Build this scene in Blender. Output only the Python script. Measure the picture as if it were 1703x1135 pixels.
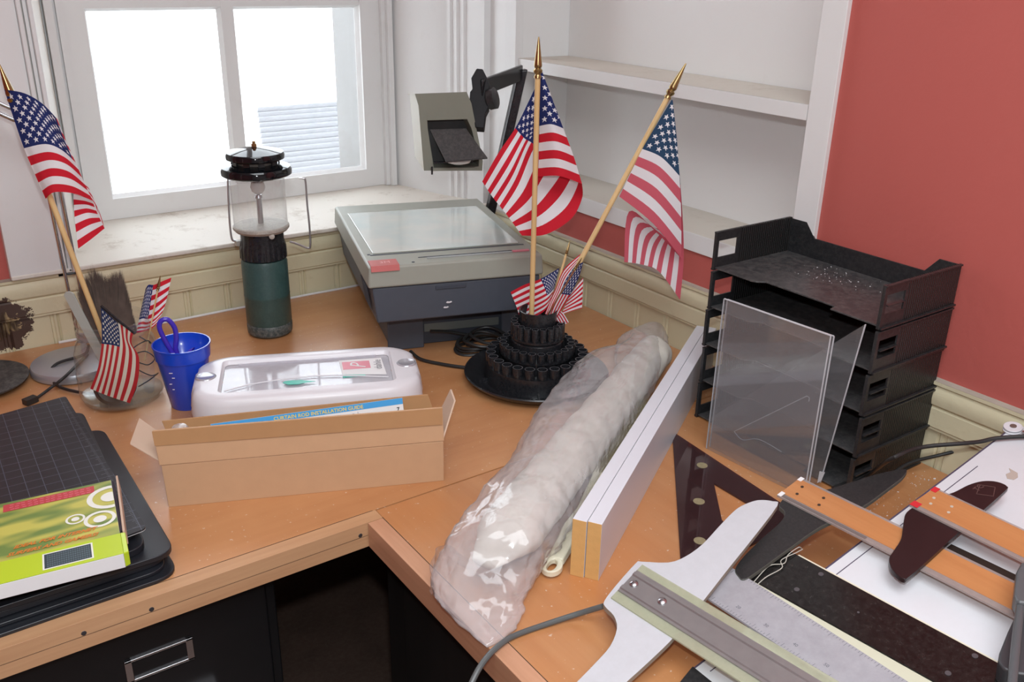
import bpy, bmesh, math, random
from mathutils import Vector, Matrix, noise
random.seed(7)
D = bpy.data; SC = bpy.context.scene; COL = SC.collection
V = Vector; PI = math.pi
for o in list(D.objects): D.objects.remove(o)
TZ = 0.75                                   # height of the worktops
# ------------------------------------------------------------- camera
FPX = 1531.4
yaw, pit, rol = map(math.radians, (35.528, 22.564, 1.123))
_f = V((math.sin(yaw)*math.cos(pit), math.cos(yaw)*math.cos(pit), -math.sin(pit)))
_r = V((math.cos(yaw), -math.sin(yaw), 0)); _u = _r.cross(_f)
R_ = _r*math.cos(rol)+_u*math.sin(rol); U_ = -_r*math.sin(rol)+_u*math.cos(rol)
CAM = V((0, 0, TZ+.74))
cd = D.cameras.new('camera'); cd.sensor_width = 36; cd.lens = FPX/1703*36; cd.clip_start = .02
cam = D.objects.new('camera', cd); COL.objects.link(cam)
m3 = Matrix((R_, U_, -_f)).transposed(); cam.matrix_world = Matrix.Translation(CAM) @ m3.to_4x4()
SC.camera = cam
# ------------------------------------------------------------- world, light, exposure
w = D.worlds.new('sky'); SC.world = w; w.use_nodes = True
bg = w.node_tree.nodes['Background']; bg.inputs[0].default_value = (.86, .94, 1, 1); bg.inputs[1].default_value = 5.5
def lamp(name, kind, loc, energy, color=(1, 1, 1), size=.1, target=None, sy=None):
    l = D.lights.new(name, kind); l.energy = energy; l.color = color
    if kind == 'AREA':
        l.size = size
        if sy: l.shape = 'RECTANGLE'; l.size_y = sy
    else: l.shadow_soft_size = size
    o = D.objects.new(name, l); COL.objects.link(o); o.location = loc
    if target is not None: o.rotation_euler = (V(target)-V(loc)).to_track_quat('-Z', 'Y').to_euler()
    return o
fl = CAM + U_*.10 + R_*.005 - _f*.02
lamp('camera_flash', 'POINT', fl, 22, (.90, .96, 1), .016)
lamp('ceiling_fill_light', 'AREA', (.1, -.3, 2.66), 38, (.90, .96, 1), 1.5, (.1, -.3, 0), 1.5)  # unseen area light added under the ceiling as soft room fill
SC.view_settings.view_transform = 'Standard'; SC.view_settings.look = 'None'
SC.view_settings.exposure = 0.15; SC.view_settings.gamma = 1; SC.view_settings.use_curve_mapping = False

# ------------------------------------------------------------- geometry helpers
def ray(x, y): return R_*((x-851.5)/FPX) + U_*(-(y-567.5)/FPX) + _f
def P(x, y, z=0):
    d = ray(x, y); return CAM + d*((TZ+z-CAM.z)/d.z)
def PX(x, y, X):
    d = ray(x, y); return CAM + d*(X/d.x)
def PY(x, y, Y):
    d = ray(x, y); return CAM + d*(Y/d.y)
def PN(x, y, pt, n):
    d = ray(x, y); n = V(n); return CAM + d*((V(pt)-CAM).dot(n)/d.dot(n))
def PV(x, y, A, off=0):                     # upright plane facing the viewer's side of the room, through ground point A
    n = V((A[0], A[1], 0)).normalized(); return PN(x, y, V((A[0], A[1], TZ))+n*off, n)
SLA, SLB = 0.19747, -0.114777
def SL(x, y, off=0): return V((x, y, TZ+SLB+SLA*x+off))
def cr(pts, n=6, closed=False):             # Catmull-Rom
    pts = [V(p) for p in pts]; N = len(pts); out = []
    for i in range(N if closed else N-1):
        g = (lambda k: pts[k % N]) if closed else (lambda k: pts[max(0, min(N-1, k))])
        a, b, c, d = g(i-1), g(i), g(i+1), g(i+2)
        for k in range(n):
            t = k/n
            out.append(.5*((2*b)+(c-a)*t+(2*a-5*b+4*c-d)*t*t+(3*b-a-3*c+d)*t**3))
    if not closed: out.append(pts[-1])
    return out
class MB:
    def __init__(s): s.v = []; s.f = []; s.m = []; s.uv = {}; s.mats = []
    def mi(s, mat):
        if mat not in s.mats: s.mats.append(mat)
        return s.mats.index(mat)
    def face(s, pts, mat, uv=None):
        b = len(s.v); s.v += [V(p) for p in pts]; s.f.append(list(range(b, b+len(pts)))); s.m.append(s.mi(mat))
        if uv: s.uv[len(s.f)-1] = uv
    def prism(s, bot, top, mat, mtop=None, mside=None):
        n = len(bot); b = len(s.v); s.v += [V(p) for p in bot]+[V(p) for p in top]
        k = s.mi(mat); kt = s.mi(mtop) if mtop else k; ks = s.mi(mside) if mside else k
        s.f.append([b+i for i in reversed(range(n))]); s.m.append(k)
        s.f.append([b+n+i for i in range(n)]); s.m.append(kt)
        for i in range(n):
            j = (i+1) % n; s.f.append([b+i, b+j, b+n+j, b+n+i]); s.m.append(ks)
        return s
    def box(s, a, b, mat):                  # axis aligned
        x0, y0, z0 = a; x1, y1, z1 = b
        q = lambda z: [(x0, y0, z), (x1, y0, z), (x1, y1, z), (x0, y1, z)]
        return s.prism(q(z0), q(z1), mat)
    def obox(s, o, ux, uy, uz, mat):        # corner + three edges
        o, ux, uy, uz = V(o), V(ux), V(uy), V(uz)
        if ux.cross(uy).dot(uz) < 0: ux, uy = uy, ux
        bt = [o, o+ux, o+ux+uy, o+uy]; return s.prism(bt, [p+uz for p in bt], mat)
    def grid(s, rows, mat, closed=False, cap=False, uvs=None, caps=None):
        b = len(s.v); n = len(rows[0]); k = s.mi(mat)
        for r in rows: s.v += [V(p) for p in r]
        for i in range(len(rows)-1):
            for j in range(n if closed else n-1):
                j2 = (j+1) % n
                s.f.append([b+i*n+j, b+i*n+j2, b+(i+1)*n+j2, b+(i+1)*n+j]); s.m.append(k)
                if uvs: s.uv[len(s.f)-1] = [uvs[i][j], uvs[i][j2], uvs[i+1][j2], uvs[i+1][j]]
        if cap:
            s.f.append([b+j for j in reversed(range(n))]); s.m.append(k)
            s.f.append([b+(len(rows)-1)*n+j for j in range(n)]); s.m.append(k)
        return s
    def tube(s, path, r, mat, n=10, cap=True, flat=None):
        path = [V(p) for p in path]; rows = []; up = None
        for i, p in enumerate(path):
            t = (path[min(i+1, len(path)-1)]-path[max(i-1, 0)]).normalized()
            if up is None:
                up = t.orthogonal().normalized()
            up = (up - t*up.dot(t)).normalized(); sd = t.cross(up)
            rr = r[i] if isinstance(r, (list, tuple)) else r
            rows.append([p+up*math.cos(a)*rr+sd*math.sin(a)*rr for a in [2*PI*k/n for k in range(n)]])
        return s.grid(rows, mat, True, cap)
    def lathe(s, prof, c, mat, n=48, ax=(0, 0, 1), cap=True):
        ax = V(ax).normalized(); c = V(c); e1 = ax.orthogonal().normalized() if abs(ax.z) < .999 else V((1, 0, 0)); e2 = ax.cross(e1)
        rows = [[c+ax*z+e1*math.cos(a)*r+e2*math.sin(a)*r for a in [2*PI*k/n for k in range(n)]] for r, z in prof]
        return s.grid(rows, mat, True, cap)
    def text(s, txt, o, ux, uy, size, mat, shear=0, bold=0, ext=0):
        cu = D.curves.new('t', 'FONT'); cu.body = txt; cu.size = 1; cu.shear = shear; cu.offset = bold; cu.extrude = ext; cu.resolution_u = 2
        ob = D.objects.new('t', cu); COL.objects.link(ob)
        me = D.meshes.new_from_object(ob.evaluated_get(bpy.context.evaluated_depsgraph_get()))
        ux, uy = V(ux).normalized(), V(uy).normalized(); uz = ux.cross(uy); b = len(s.v); k = s.mi(mat)
        for v in me.vertices: s.v.append(V(o)+ux*v.co.x*size+uy*v.co.y*size+uz*v.co.z*size)
        for p in me.polygons: s.f.append([b+i for i in p.vertices]); s.m.append(k)
        D.objects.remove(ob); D.curves.remove(cu); D.meshes.remove(me); return s
    def build(s, name, parent=None, base=None, ang=35, bevel=0, seg=2, fix=True, label=None):
        if base is None:
            if parent is not None: base = WL[parent]
            else:
                xs = [p.x for p in s.v]; ys = [p.y for p in s.v]
                base = V(((min(xs)+max(xs))/2, (min(ys)+max(ys))/2, min(p.z for p in s.v)))
        base = V(base)
        me = D.meshes.new(name); me.from_pydata([p-base for p in s.v], [], s.f)
        for m in s.mats: me.materials.append(m)
        me.polygons.foreach_set('material_index', s.m)
        if s.uv:
            l = me.uv_layers.new(name='UVMap')
            for fi, uv in s.uv.items():
                for li, c in zip(me.polygons[fi].loop_indices, uv): l.data[li].uv = c
        if fix and not s.uv:
            bm = bmesh.new(); bm.from_mesh(me); bmesh.ops.recalc_face_normals(bm, faces=bm.faces); bm.to_mesh(me); bm.free()
        me.polygons.foreach_set('use_smooth', [True]*len(me.polygons))
        try: me.set_sharp_from_angle(angle=math.radians(ang))
        except Exception: pass
        o = D.objects.new(name, me); COL.objects.link(o); WL[o] = base
        if parent is not None: o.parent = parent; o.location = base-WL[parent]
        else: o.location = base
        if bevel:
            b = o.modifiers.new('bevel', 'BEVEL'); b.width = bevel; b.segments = seg; b.limit_method = 'ANGLE'; b.angle_limit = math.radians(40); b.harden_normals = True
        if label: o['label'] = label
        return o
WL = {}
def tag(o, label, cat=None, group=None, kind=None):
    o['label'] = label
    if cat: o['category'] = cat
    if group: o['group'] = group
    if kind: o['kind'] = kind
    return o
def thing(name, label, cat, loc, group=None):
    o = D.objects.new(name, None); COL.objects.link(o); o.location = loc; o.empty_display_size = .05; WL[o] = V(loc)
    return tag(o, label, cat, group)
def struct(o): o['kind'] = 'structure'; return o
# ------------------------------------------------------------- materials
class NT:
    def __init__(s, name):
        s.m = D.materials.new(name); s.m.use_nodes = True; s.t = s.m.node_tree; s.b = s.t.nodes['Principled BSDF']; s.out = s.t.nodes['Material Output']
    def n(s, typ, **k):
        x = s.t.nodes.new(typ)
        for a, b in k.items(): setattr(x, a, b)
        return x
    def l(s, a, b): s.t.links.new(a, b)
    def math(s, op, a, b=None, c=None):
        x = s.n('ShaderNodeMath', operation=op)
        for i, q in enumerate((a, b, c)):
            if q is None: continue
            if isinstance(q, (int, float)): x.inputs[i].default_value = q
            else: s.l(q, x.inputs[i])
        return x.outputs[0]
    def mix(s, fac, a, b):
        x = s.n('ShaderNodeMix', data_type='RGBA')
        for i, q in ((0, fac), (6, a), (7, b)):
            if isinstance(q, (int, float)): x.inputs[i].default_value = q
            elif isinstance(q, tuple): x.inputs[i].default_value = (*q, 1)
            else: s.l(q, x.inputs[i])
        return x.outputs[2]
    def noise(s, scale, detail=3, vec=None, sc=None, rough=.5):
        x = s.n('ShaderNodeTexNoise'); x.inputs['Scale'].default_value = scale; x.inputs['Detail'].default_value = detail; x.inputs['Roughness'].default_value = rough
        if vec is None: vec = s.n('ShaderNodeTexCoord').outputs['Object']
        if sc:
            mp = s.n('ShaderNodeMapping'); mp.inputs['Scale'].default_value = sc; s.l(vec, mp.inputs[0]); vec = mp.outputs[0]
        s.l(vec, x.inputs['Vector']); return x.outputs['Fac']
    def ramp(s, fac, a, b):
        x = s.n('ShaderNodeMapRange'); x.inputs[1].default_value = a; x.inputs[2].default_value = b; s.l(fac, x.inputs[0]); return x.outputs[0]
    def bump(s, h, st=.2, d=.001):
        x = s.n('ShaderNodeBump'); x.inputs['Strength'].default_value = st; x.inputs['Distance'].default_value = d; s.l(h, x.inputs['Height']); s.l(x.outputs[0], s.b.inputs['Normal'])
def srgb(r, g, b):
    f = lambda c: (c/255/12.92) if c/255 <= .04045 else ((c/255+.055)/1.055)**2.4
    return (f(r), f(g), f(b))
def M(name, col, rough=.5, metal=0, spec=.5, var=0, nscale=30, dust=0, bump=0, coat=0, dustcol=(.45, .42, .38)):
    t = NT(name); c = col; t.b.inputs['Roughness'].default_value = rough; t.b.inputs['Metallic'].default_value = metal; t.b.inputs['Specular IOR Level'].default_value = spec
    if coat: t.b.inputs['Coat Weight'].default_value = coat; t.b.inputs['Coat Roughness'].default_value = .08
    t.b.inputs['Base Color'].default_value = (*col, 1)
    if var or dust:
        f = t.noise(nscale, 4)
        cc = t.mix(f, tuple(x*(1-var) for x in col), tuple(min(1, x*(1+var)) for x in col))
        if dust:
            g = t.ramp(t.noise(nscale*3+60, 6, rough=.75), .42, .80); cc = t.mix(t.math('MULTIPLY', g, dust), cc, dustcol)
        t.l(cc, t.b.inputs['Base Color'])
    if bump: t.bump(t.noise(nscale*4, 3), bump)
    return t.m
def glassy(name, tint=(1, 1, 1), alpha=.12, rough=.05, haze=0, hazecol=(.8, .8, .8), patch=.25, nscale=40):
    """thin clear sheet: transparent with a fresnel gloss and some haze"""
    t = NT(name); t.t.nodes.remove(t.b)
    tr = t.n('ShaderNodeBsdfTransparent'); tr.inputs[0].default_value = (*tint, 1)
    gl = t.n('ShaderNodeBsdfGlossy'); gl.inputs['Roughness'].default_value = rough
    df = t.n('ShaderNodeBsdfDiffuse'); df.inputs[0].default_value = (*hazecol, 1)
    fr = t.n('ShaderNodeLayerWeight'); fr.inputs['Blend'].default_value = .35
    f1 = t.math('MULTIPLY_ADD', t.math('POWER', fr.outputs['Facing'], 2.0), .6, alpha)
    m1 = t.n('ShaderNodeMixShader'); t.l(f1, m1.inputs[0]); t.l(tr.outputs[0], m1.inputs[1]); t.l(gl.outputs[0], m1.inputs[2])
    m2 = t.n('ShaderNodeMixShader'); t.l(m1.outputs[0], m2.inputs[1]); t.l(df.outputs[0], m2.inputs[2])
    if haze: t.l(t.math('MULTIPLY_ADD', t.ramp(t.noise(nscale, 5, rough=.7), .3, .75), haze*patch, haze*(1-patch*.5)), m2.inputs[0])
    else: m2.inputs[0].default_value = 0
    t.l(m2.outputs[0], t.out.inputs[0]); return t.m
def wood(name, c1, c2, axis=0, rough=.35, gs=60, blotch=None, spec=.5, coat=0, dust=0):
    t = NT(name); tc = t.n('ShaderNodeTexCoord').outputs['Object']
    sc = [1, 1, 1]; sc[axis] = .06
    g = t.noise(gs, 6, tc, tuple(sc), .6); f = t.noise(gs*6, 3, tc, tuple(sc))
    k = t.math('ADD', t.math('MULTIPLY', t.ramp(g, .3, .7), .7), t.math('MULTIPLY', f, .3))
    c = t.mix(k, c1, c2)
    if blotch:
        bl = t.ramp(t.noise(5.5, 3, tc, rough=.6), .42, .68); c = t.mix(t.math('MULTIPLY', bl, .55), c, blotch)
    if dust:
        dd = t.ramp(t.noise(170, 2, tc), .70, .74); c = t.mix(t.math('MULTIPLY', dd, dust), c, (.75, .68, .58))
    t.l(c, t.b.inputs['Base Color']); t.b.inputs['Roughness'].default_value = rough; t.b.inputs['Specular IOR Level'].default_value = spec
    if coat: t.b.inputs['Coat Weight'].default_value = coat; t.b.inputs['Coat Roughness'].default_value = .25
    t.bump(k, .08); return t.m
def paint(name, col, dirt=(.35, .28, .2), amt=.3, rough=.55, th=(.56, .75), bumpy=.15):
    t = NT(name); tc = t.n('ShaderNodeTexCoord').outputs['Object']
    a = t.ramp(t.noise(14, 8, tc, rough=.75), *th); b = t.noise(3, 3, tc)
    c = t.mix(b, tuple(x*.95 for x in col), tuple(min(1, x*1.04) for x in col)); c = t.mix(t.math('MULTIPLY', a, amt), c, dirt)
    t.l(c, t.b.inputs['Base Color']); t.b.inputs['Roughness'].default_value = rough; t.bump(t.noise(60, 5, tc), bumpy); return t.m
WHITE = paint('white_paint', (.75, .75, .745), amt=.10)
SILLM = paint('worn_sill_paint', (.72, .68, .61), (.30, .22, .14), amt=.7, th=(.54, .72), bumpy=.3)
NICHE = paint('niche_paint', (.75, .745, .73), amt=.12, th=(.6, .8))
SHELFTOP = paint('dusty_shelf_paint', (.62, .57, .50), (.35, .28, .2), amt=.4)
RED = paint('red_wall_paint', srgb(184, 92, 84), (.45, .12, .10), amt=.25, rough=.6, bumpy=.5)
FLOORM = M('dark_floor', (.13, .08, .062), .5, var=.4, nscale=12, dust=.12)
CEIL = M('ceiling_paint', (.75, .74, .72), .8)
def wains():
    t = NT('cream_wainscot_paint'); tc = t.n('ShaderNodeNewGeometry').outputs['Position']
    a = t.ramp(t.noise(18, 8, tc, rough=.75), .60, .75); c = t.mix(t.math('MULTIPLY', a, .35), (.66, .60, .41), (.36, .27, .14))
    # torn patch where the paint has come away beside the black disc
    sub = t.n('ShaderNodeVectorMath', operation='SUBTRACT'); t.l(tc, sub.inputs[0]); sub.inputs[1].default_value = (.155, 1.935, TZ+.055)
    mp = t.n('ShaderNodeMapping'); mp.inputs['Scale'].default_value = (15, 0, 16); t.l(sub.outputs[0], mp.inputs[0])
    ln = t.n('ShaderNodeVectorMath', operation='LENGTH'); t.l(mp.outputs[0], ln.inputs[0])
    d = t.math('ADD', ln.outputs['Value'], t.math('MULTIPLY', t.noise(34, 6, tc, rough=.7), 1.5))
    k = t.math('LESS_THAN', d, 1.6); k2 = t.math('LESS_THAN', d, 1.15)
    n2 = t.ramp(t.noise(55, 4, tc, (1, 1, .3)), .42, .58)
    br = t.mix(n2, (.05, .028, .015), (.42, .31, .16))
    c = t.mix(k, c, (.07, .04, .03)); c = t.mix(k2, c, br)
    t.l(c, t.b.inputs['Base Color']); t.b.inputs['Roughness'].default_value = .45
    t.bump(t.math('SUBTRACT', t.noise(70, 5, tc), t.math('MULTIPLY', k, 2)), .35, .002); return t.m
CREAM = wains()
DIRT = M('rail_dust', (.40, .36, .30), .8, var=.2)
DESK = wood('orange_plywood', srgb(178, 120, 76), srgb(196, 142, 96), 0, .34, 26, srgb(206, 152, 104), coat=.35, dust=.5)
DESKY = wood('orange_plywood_cross', srgb(178, 120, 76), srgb(196, 142, 96), 1, .34, 26, srgb(196, 128, 74), coat=.35, dust=.5)
TRIMX = wood('pale_oak_strip', srgb(176, 132, 96), srgb(206, 164, 124), 0, .45, 40)
TRIMY = wood('pale_oak_strip_cross', srgb(176, 128, 96), srgb(210, 160, 128), 1, .45, 40)
SEAM = M('dark_seam', (.05, .03, .02), .8)
IRON = M('nail_iron', (.12, .12, .13), .4, .8)
BLACKCAB = M('black_cabinet_enamel', (.008, .008, .009), .3, var=.2)
BLACKWOOD = wood('black_stained_wood', (.006, .006, .006), (.016, .015, .014), 2, .45, 30)
CHROME = M('chrome', (.62, .62, .64), .16, 1)
STEEL = M('brushed_steel', (.50, .50, .52), .3, 1, var=.1)
SILVER = M('silver_paint', (.42, .43, .46), .35, .5)
BRASS = M('brass', (.40, .29, .13), .28, 1)
BLKP = M('black_plastic', (.012, .013, .016), .22, dust=.04, nscale=40)
BLKM = M('black_plastic_dusty', (.016, .017, .019), .36, dust=.07, nscale=40)
RIMK = M('dusty_highlit_rim', (.075, .078, .085), .3)  # dusty grey, with the edge highlight of the tube rims painted in
BLKE = M('black_enamel', (.006, .007, .009), .07)
RUB = M('black_rubber_cord', (.02, .02, .02), .45)
MAT_G = M('green_fuel_paint', (.034, .080, .076), .38, var=.25, nscale=60, dust=.15, dustcol=(.2, .25, .22))
DGREY = M('slate_plastic', (.070, .082, .105), .5, var=.08, nscale=60)
DGREY2 = M('slate_plastic_dark', (.05, .06, .08), .5)
OLIVE = M('olive_grey_plastic', (.33, .34, .29), .45, var=.05, nscale=40, bump=.05)
OLIVE2 = M('olive_grey_lens_housing', (.22, .225, .18), .45, var=.05)
DUSTPLATE = M('dusty_plate', (.50, .47, .42), .55, .3, var=.3, nscale=90, dust=.5, dustcol=(.12, .10, .08))
CARD = M('cardboard', srgb(196, 158, 122), .85, var=.05, nscale=50, bump=.08)
CARD2 = M('cardboard_brown', srgb(176, 134, 92), .85, var=.06, nscale=50, bump=.08)
CARDP = M('cardboard_pale', srgb(206, 180, 158), .85, var=.04)
WPL = M('white_plastic', (.74, .73, .76), .3, var=.03)
PAPERW = M('white_paper', (.82, .82, .82), .6)
BLUEINK = M('blue_print', (.06, .36, .75), .5)
YELINK = M('yellow_print', (.80, .62, .10), .5)
BLKINK = M('black_print', (.01, .01, .01), .6)
BLUECUP = (lambda m: m)(M('blue_cup_plastic', (.010, .065, .60), .25, coat=.4))
PURPLE = M('purple_plastic', (.055, .030, .46), .25, coat=.4)
BOARDW = M('white_laminate', (.70, .71, .76), .35, var=.02)
BOARDS = M('grey_laminate', (.58, .58, .62), .4, var=.05)
MDF = M('mdf_edge', srgb(214, 168, 104), .8, var=.08, nscale=120, bump=.2)
DRAW = M('drawing_board_white', (.70, .71, .74), .4, var=.02, dust=.08, nscale=10)
DEDGE = M('drawing_board_edge', (.62, .60, .52), .5)
LINE = M('pencil_line', (.08, .06, .10), .7)
BLADEW = wood('orange_blade_wood', srgb(180, 118, 70), srgb(202, 142, 90), 1, .35, 50, coat=.3)
HEADB = M('black_wood_head', (.018, .019, .020), .35, var=.3, nscale=80, dust=.06)
HEADM = M('maroon_black_head', (.022, .011, .012), .28, var=.3)
CLEARE = glassy('clear_ruler_edge', (.85, .8, .78), .08, .15, .45, (.52, .45, .42))
YEDGE = glassy('yellowed_clear_edge', (.92, .93, .82), .06, .15, .42, (.58, .60, .46))
GREYHEAD = M('grey_white_head', (.56, .57, .60), .35, var=.06, nscale=80, dust=.15)
ALU = M('dull_aluminium', (.36, .35, .35), .42, .75, var=.12, nscale=60)
RULERG = glassy('hazy_grey_ruler', (.8, .8, .82), .05, .25, .80, (.44, .43, .46))
REDP = M('red_corner_plastic', (.62, .03, .04), .35)
SCREW = M('screw_dark', (.05, .03, .02), .5)
CREAMP = M('cream_plastic', (.74, .70, .54), .35)
BRISTW = M('brass_bristle', (.34, .29, .18), .6, var=.3)
BRISTB = M('brown_bristle', (.12, .085, .07), .7, var=.5, nscale=50)
GRAYST = M('grey_stick_paint', (.42, .42, .38), .5, var=.06)
POLE = wood('pale_flag_stick', srgb(206, 168, 112), srgb(228, 196, 142), 2, .5, 60)
CLOTHR = M('off_white_cloth', (.66, .63, .56), .85, var=.22, nscale=22, bump=.5, dust=.12, dustcol=(.3, .26, .2))
REDLAB = M('red_label', (.52, .12, .11), .4)
PINKLAB = M('pink_label', (.72, .22, .28), .4)
GREENL = M('teal_film', (.05, .50, .38), .3)
STAGE = (lambda t: t)(NT('projector_stage_glass'))
STAGE.b.inputs['Base Color'].default_value = (.50, .56, .54, 1); STAGE.b.inputs['Roughness'].default_value = .22; STAGE.b.inputs['Coat Weight'].default_value = 1; STAGE.b.inputs['Coat Roughness'].default_value = .05
_c = STAGE.mix(STAGE.ramp(STAGE.noise(11, 3), .35, .7), (.56, .66, .64), (.70, .71, .64)); STAGE.l(_c, STAGE.b.inputs['Base Color']); STAGE = STAGE.m
MIRR = M('mirror', (.75, .75, .76), .04, 1)
PANE = glassy('dusty_window_pane', (.98, .98, .98), .03, .02, .14, (.85, .85, .85), patch=.6, nscale=9)
JARG = glassy('jar_glass', (.965, .98, .975), .09, .02, .05, (.7, .72, .7), nscale=30)
GLOBE = glassy('lantern_globe_glass', (.96, .96, .96), .06, .04, .13, (.72, .71, .69), nscale=35)
ACRY = glassy('clear_acrylic', (.96, .965, .97), .035, .03, .075, (.60, .60, .62), patch=0, nscale=60)
ACRE = M('acrylic_edge', (.55, .57, .60), .15)
SMOKE = glassy('smoked_maroon_acrylic', (.36, .19, .20), .045, .05, .10, (.30, .16, .17), nscale=60)
LIDC = glassy('clear_lid_plastic', (.92, .92, .94), .14, .05, .42, (.80, .79, .84), nscale=14)
PBAG = glassy('crumpled_clear_plastic', (.985, .985, .99), .07, .10, .24, (.84, .82, .83), patch=.5, nscale=16)
def bump_on(m, scale, st, d):
    t = m.node_tree; b = t.nodes.new('ShaderNodeBump'); n = t.nodes.new('ShaderNodeTexNoise'); n.inputs['Scale'].default_value = scale; n.inputs['Detail'].default_value = 4
    c = t.nodes.new('ShaderNodeTexCoord'); t.links.new(c.outputs['Object'], n.inputs['Vector']); b.inputs['Strength'].default_value = st; b.inputs['Distance'].default_value = d
    t.links.new(n.outputs['Fac'], b.inputs['Height'])
    for x in t.nodes:
        if x.bl_idname in ('ShaderNodeBsdfGlossy', 'ShaderNodeBsdfDiffuse'): t.links.new(b.outputs[0], x.inputs['Normal'])
bump_on(PBAG, 55, .5, .008)
_t = PBAG.node_tree; _n = [x for x in _t.nodes if x.bl_idname == 'ShaderNodeBump'][0]; _v = _t.nodes.new('ShaderNodeTexVoronoi'); _v.feature = 'DISTANCE_TO_EDGE'; _v.inputs['Scale'].default_value = 24
_c = _t.nodes.new('ShaderNodeTexCoord'); _d = _t.nodes.new('ShaderNodeTexNoise'); _d.inputs['Scale'].default_value = 12; _m = _t.nodes.new('ShaderNodeMix'); _m.data_type = 'RGBA'; _m.inputs[0].default_value = .12
_t.links.new(_c.outputs['Object'], _m.inputs[6]); _t.links.new(_d.outputs['Color'], _m.inputs[7]); _t.links.new(_c.outputs['Object'], _d.inputs['Vector']); _t.links.new(_m.outputs[2], _v.inputs['Vector'])
_b2 = _t.nodes.new('ShaderNodeBump'); _b2.inputs['Strength'].default_value = .35; _b2.inputs['Distance'].default_value = .03; _t.links.new(_v.outputs['Distance'], _b2.inputs['Height']); _t.links.new(_b2.outputs[0], _n.inputs['Normal'])
def grid_mat():
    t = NT('dark_gridded_mat'); g = t.n('ShaderNodeNewGeometry').outputs['Position']; mp = t.n('ShaderNodeMapping'); mp.inputs['Rotation'].default_value = (0, 0, math.radians(1.5)); t.l(g, mp.inputs[0])
    s = t.n('ShaderNodeSeparateXYZ'); t.l(mp.outputs[0], s.inputs[0]); ks = []
    for ax in (0, 1):
        q = t.math('PINGPONG', t.math('ADD', s.outputs[ax], .006), .0108); ks.append(t.math('LESS_THAN', q, .00045))
    k = t.math('MAXIMUM', *ks); t.l(t.mix(t.math('MULTIPLY', k, .45), (.017, .018, .022), (.15, .18, .25)), t.b.inputs['Base Color']); t.b.inputs['Roughness'].default_value = .5
    return t.m
GRIDM = grid_mat()
def flag_mat(name, red, blue, white):
    t = NT(name); u = t.n('ShaderNodeUVMap'); u.uv_map = 'UVMap'; s = t.n('ShaderNodeSeparateXYZ'); t.l(u.outputs[0], s.inputs[0]); U, W = s.outputs[0], s.outputs[1]
    st = t.math('LESS_THAN', t.math('MODULO', t.math('MULTIPLY', W, 13), 2.0), 1.0)     # bottom stripe is red
    c = t.mix(st, white, red)
    can = t.math('MULTIPLY', t.math('LESS_THAN', U, .4), t.math('GREATER_THAN', W, 6/13))
    X = t.math('MULTIPLY', U, 12/.4); Y = t.math('MULTIPLY', t.math('SUBTRACT', W, 6/13), 10/(7/13))
    rx = t.math('ROUND', X); ry = t.math('ROUND', Y)
    dx = t.math('MULTIPLY', t.math('SUBTRACT', X, rx), .4*1.5/12); dy = t.math('MULTIPLY', t.math('SUBTRACT', Y, ry), (7/13)/10)
    ok = t.math('LESS_THAN', t.math('MODULO', t.math('ADD', t.math('ADD', rx, ry), .25), 2.0), 1.0)
    for q, lo, hi in ((rx, .5, 11.5), (ry, .5, 9.5)): ok = t.math('MULTIPLY', ok, t.math('MULTIPLY', t.math('GREATER_THAN', q, lo), t.math('LESS_THAN', q, hi)))
    rho = t.math('SQRT', t.math('ADD', t.math('MULTIPLY', dx, dx), t.math('MULTIPLY', dy, dy)))
    ang = t.math('ARCTAN2', dx, dy); a = t.math('PINGPONG', t.math('ADD', ang, 4*PI), PI/5)
    e = t.math('MULTIPLY', rho, t.math('ADD', t.math('MULTIPLY', t.math('COSINE', a), .2245), t.math('MULTIPLY', t.math('SINE', a), .691)))
    star = t.math('MULTIPLY', ok, t.math('LESS_THAN', e, .2245*.034))
    c = t.mix(can, c, t.mix(star, blue, white)); t.b.inputs['Roughness'].default_value = .8; t.b.inputs['Specular IOR Level'].default_value = .2
    tb = t.n('ShaderNodeBsdfTranslucent'); t.l(c, tb.inputs[0]); t.l(c, t.b.inputs['Base Color'])
    mx = t.n('ShaderNodeMixShader'); mx.inputs[0].default_value = .22; t.l(t.b.outputs[0], mx.inputs[1]); t.l(tb.outputs[0], mx.inputs[2]); t.l(mx.outputs[0], t.out.inputs[0])
    return t.m
FLAG = flag_mat('flag_cloth', (.60, .018, .035), (.020, .030, .13), (.80, .78, .80))
FLAGP = flag_mat('faded_flag_cloth', (.62, .12, .16), (.028, .065, .13), (.82, .80, .82))
FLAGO = flag_mat('yellowed_flag_cloth', (.42, .025, .030), (.018, .030, .09), (.62, .58, .48))
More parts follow.
